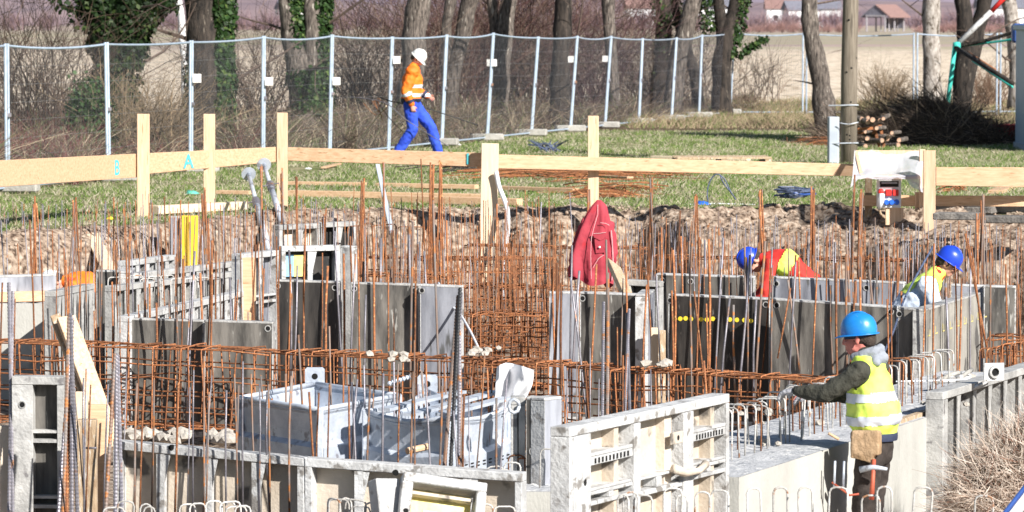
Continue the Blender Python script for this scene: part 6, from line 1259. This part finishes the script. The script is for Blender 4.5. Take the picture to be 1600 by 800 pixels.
tube_px([(545,151,yh+.3),(600,160,yh-.1),(633,186,yh-.27),(670,210,yh-.4),(700,228,yh-.6)],.008,'carried_rod','steel_bar','dark bent rod held in the near hand of the walking worker','rod'); tube_px([(582,146,yh+.6),(610,158,yh+.4),(655,166,yh+.2),(700,180,yh+.3),(748,196,yh+.4)],.009,'carried_rod','black','long dark rod held behind the walking worker reaching right','rod')
tube_px([(552,230,yh+1),(580,195,yh+1),(604,165,yh+1)],.012,'thin_stick','wood_pale','thin pale stick slanting up left of the walking worker','stick'); tube_px([(588,158,yh+.5),(615,192,yh+.3),(650,225,yh)],.006,'carried_rod','twig','thin brown rod trailing at the walking workers legs','rod')
r2.scale = (1.05,1.05,1.05)
for k in range(9): tube_px([(585+random.gauss(0,8),158+random.gauss(0,6),yh+.3),(596+random.gauss(0,10),165+random.gauss(0,8),yh+.3),(606+random.gauss(0,10),172+random.gauss(0,8),yh+.3)],.005,'wire_snarl','rust','snarl of rusty tying wire hanging from the carried rods','wire') if k < 5 else None
for o in [o for o in COL.objects if o.name.startswith('wire_snarl')]: o['group'] = 'tying wire snarl on the carried rods'
# crouching worker, red sleeves, yellow vest (bent forward, head low)
wl3 = P(1254,440,41.9); wl3.z = -1.25
J3 = dict(pel=(0,-.10,.93),chest=(0,.20,1.18),neck=(0,.36,1.20),head=(0,.50,1.18),shL=(-.17,.32,1.15),shR=(.17,.32,1.15),elL=(-.23,.36,.88),elR=(.22,.38,.90),wrL=(-.14,.52,.70),wrR=(.14,.54,.70),hipL=(-.09,-.10,.88),hipR=(.09,-.10,.88),knL=(-.12,.10,.50),knR=(.12,.05,.50),anL=(-.13,-.08,.10),anR=(.13,-.1,.10))
r3, v3, H3, top3, to3 = person(wl3, R(84), 'worker in cobalt blue helmet, red sleeves and yellow vest bent over behind the rear formwork', J3, dict(head=(R(12),R(-68),0),handL=((0,.3,-1),(1,0,0),.6),handR=((0,.3,-1),(-1,0,0),.6),helmet='helmet_blue',strap='black',trousers='navy',top='red_cloth',vox=.013,bvox=.009))
dch = (v3['neck']-v3['pel']).normalized(); bandmesh(top3,lambda c: .27 < (c-v3['pel']).dot(dch) < .41 and abs(c.x) < .20 and c.z > .90,'vest','yellow_hiviz',r3,.009)
# standing pit worker right, pale shirt and vest, looking down
wl4 = P(1446,430,38.75); wl4.z = -1.44
J4 = dict(pel=(0,-.30,.97),chest=(0,-.06,1.22),neck=(0,.10,1.42),head=(0,.20,1.54),shL=(-.18,.02,1.34),shR=(.18,.02,1.34),elL=(-.26,.06,1.08),elR=(.24,.12,1.08),wrL=(-.15,.33,1.0),wrR=(.15,.33,1.0),hipL=(-.09,-.28,.90),hipR=(.09,-.28,.90),knL=(-.11,.03,.50),knR=(.11,.03,.50),anL=(-.12,-.05,.10),anR=(.12,-.05,.10))
r4, v4, H4, top4, to4 = person(wl4, R(-96), 'worker in royal blue helmet and sunglasses, pale shirt and vest, looking down', J4, dict(head=(R(-4),R(-32),0),handL=((0,1,-.4),(1,0,0),.6),handR=((0,1,-.4),(-1,0,0),.6),helmet='helmet_blue',glasses=True,trousers='navy',top='shirt_pale',topname='shirt',vox=.012,bvox=.008,bulk=.02))
bm = bmesh.new(); loftseg(bm,[(-.05,.045,1.40),(0,.09,1.415),(.05,.045,1.40)],[(.03,.03)]*3,8); loftseg(bm,[v4['neck']-(v4['head']-v4['neck'])*.25,v4['neck']+(v4['head']-v4['neck'])*.32],[(.082,.086),(.070,.074)],16); fuse(bm,'collar','red_cloth',r4,.01,1,.006,12,1)
bandmesh(top4,lambda c: c.x**2 < .0225 and c.z > 1.26,'vest','yellow_hiviz',r4,.010)
# worker bent low at far left, orange jacket
wl5 = P(162,440,43.2); wl5.z = -1.55
J5 = dict(J3); r5, v5, H5, top5, to5 = person(wl5, R(95), 'worker in orange jacket with navy patch, bent low behind formwork at far left', J5, dict(head=(0,R(-75),0),handL=((0,.3,-1),(1,0,0),.6),handR=((0,.3,-1),(-1,0,0),.6),helmet='helmet_white',trousers='navy',top='orange_hiviz',vox=.014,bvox=.01))
bandmesh(top5,lambda c: .10 < (c-v5['pel']).dot(dch) < .24,'navy_patch','navy',top5,.006)
# ------------------------------------------------------------------ red jacket hanging
def jacket():
    Y = 41.0; O = P(935,318,Y); root = empty('hanging_jacket',O,0,'faded red work jacket hanging from rebar in the middle of the pit','jacket'); prof = [(312,936,3),(318,936,9),(328,935,15),(342,932,21),(358,929,26),(378,926,30),(398,922,33),(418,923,33.5),(432,922,34),(441,922,35)]
    nu = 64; vs = []
    for j,(py,cx,hw_) in enumerate(prof):
        c_ = P(cx,py,Y)-O; w_ = hw_/F*Y
        for i in range(nu):
            a = 2*math.pi*i/nu; fold = 1+.10*math.sin(a*5+j*.25)+.06*math.sin(a*9-j*.3)+.10*noise.noise(Vector((math.cos(a)*2,math.sin(a)*2,j*.5))); k = min(1,j/4)
            hem = (.035*math.sin(a*3)-.10*math.cos(a)*-1*(.5)) if j == len(prof)-1 else 0
            vs.append(c_+Vector((w_*math.cos(a)*(1+(fold-1)*k*.6), w_*.42*math.sin(a)*(1+(fold-1)*k*2.2), -hem)))
    fs = [(j*nu+i,j*nu+(i+1)%nu,(j+1)*nu+(i+1)%nu,(j+1)*nu+i) for j in range(len(prof)-1) for i in range(nu)]+[tuple(range(nu))]
    me = MB().add(vs,fs); b = bmesh.new(); mm = me.mesh('shell','jacket_red',True); b.from_mesh(mm); bmesh.ops.recalc_face_normals(b,faces=b.faces); bmesh.ops.subdivide_edges(b,edges=b.edges[:],cuts=1,use_grid_fill=True); bmesh.ops.smooth_vert(b,verts=b.verts[:],factor=.5,use_axis_x=True,use_axis_y=True,use_axis_z=True)
    for v in b.verts: v.co += v.normal*(.010*noise.noise(v.co*14)+.006*noise.noise(v.co*30))
    b.to_mesh(mm); b.free(); mm.polygons.foreach_set('use_smooth',[True]*len(mm.polygons)); inst('shell',mm,root)
    q = lambda x,y,d: P(x,y,Y-d)-O
    def patch(pts, d, nm, m, th=.014):
        f_ = [q(x,y,d+(0.0 if len(t_)==2 else t_[2])) for t_ in pts for x,y in [t_[:2]]]; n_ = len(f_); bk = [p+Vector((0,th,0)) for p in f_]; MB().add(f_+bk,[tuple(range(n_)),tuple(reversed(range(n_,2*n_)))]+[(i,(i+1)%n_,(i+1)%n_+n_,i+n_) for i in range(n_)]).build(nm,m,root)
    dd = .118; patch([(927,365),(947,363),(948,371),(938,376),(928,371)],dd,'pocket_flap','jacket_red'); patch([(929,374),(947,371),(949,394),(931,396)],dd-.008,'pocket','jacket_red',.02)
    MB().tube([q(927,365,dd+.004),(q(937,364.5,dd+.006)),q(947,363,dd+.004)],.003,5).build('piping','jacket_trim',root); MB().tube([q(938,348,.10),q(946,349,.105),q(952,352,.09)],.0035,5).build('piping','jacket_trim',root)
    MB().tube([q(934,320,.03),q(934,335,.075),q(929,352,.10),q(924,372,.125),q(923,400,.14),q(924,436,.14)],.003,5).build('zip','jacket_trim',root); MB().tube([q(955,360,.05),q(957,385,.04),q(958,412,.045),q(956,438,.05)],.006,5).build('side_piping','jacket_trim',root)
    MB().tube([q(927,418,.135),q(935,404,.13),q(944,398,.12)],.003,5).build('pocket_seam','jacket_trim',root); MB().lathe([(.001,.004),(.010,.003),(.011,0)],10,mx=Matrix.Translation(q(937,386,dd+.012))@Matrix.Rotation(R(90),4,'X')).build('button','sign_white',root)
    bm = bmesh.new(); loftseg(bm,[q(952,352,-.02),q(957,385,-.02),q(956,425,-.01)],[(.05,.045),(.05,.045),(.045,.04)],14); loftseg(bm,[q(914,345,-.02),q(903,385,-.02),q(893,425,-.02)],[(.045,.05),(.055,.05),(.05,.045)],14); fuse(bm,'sleeve','jacket_red',root,.012,2,.02,10,6)
jacket()
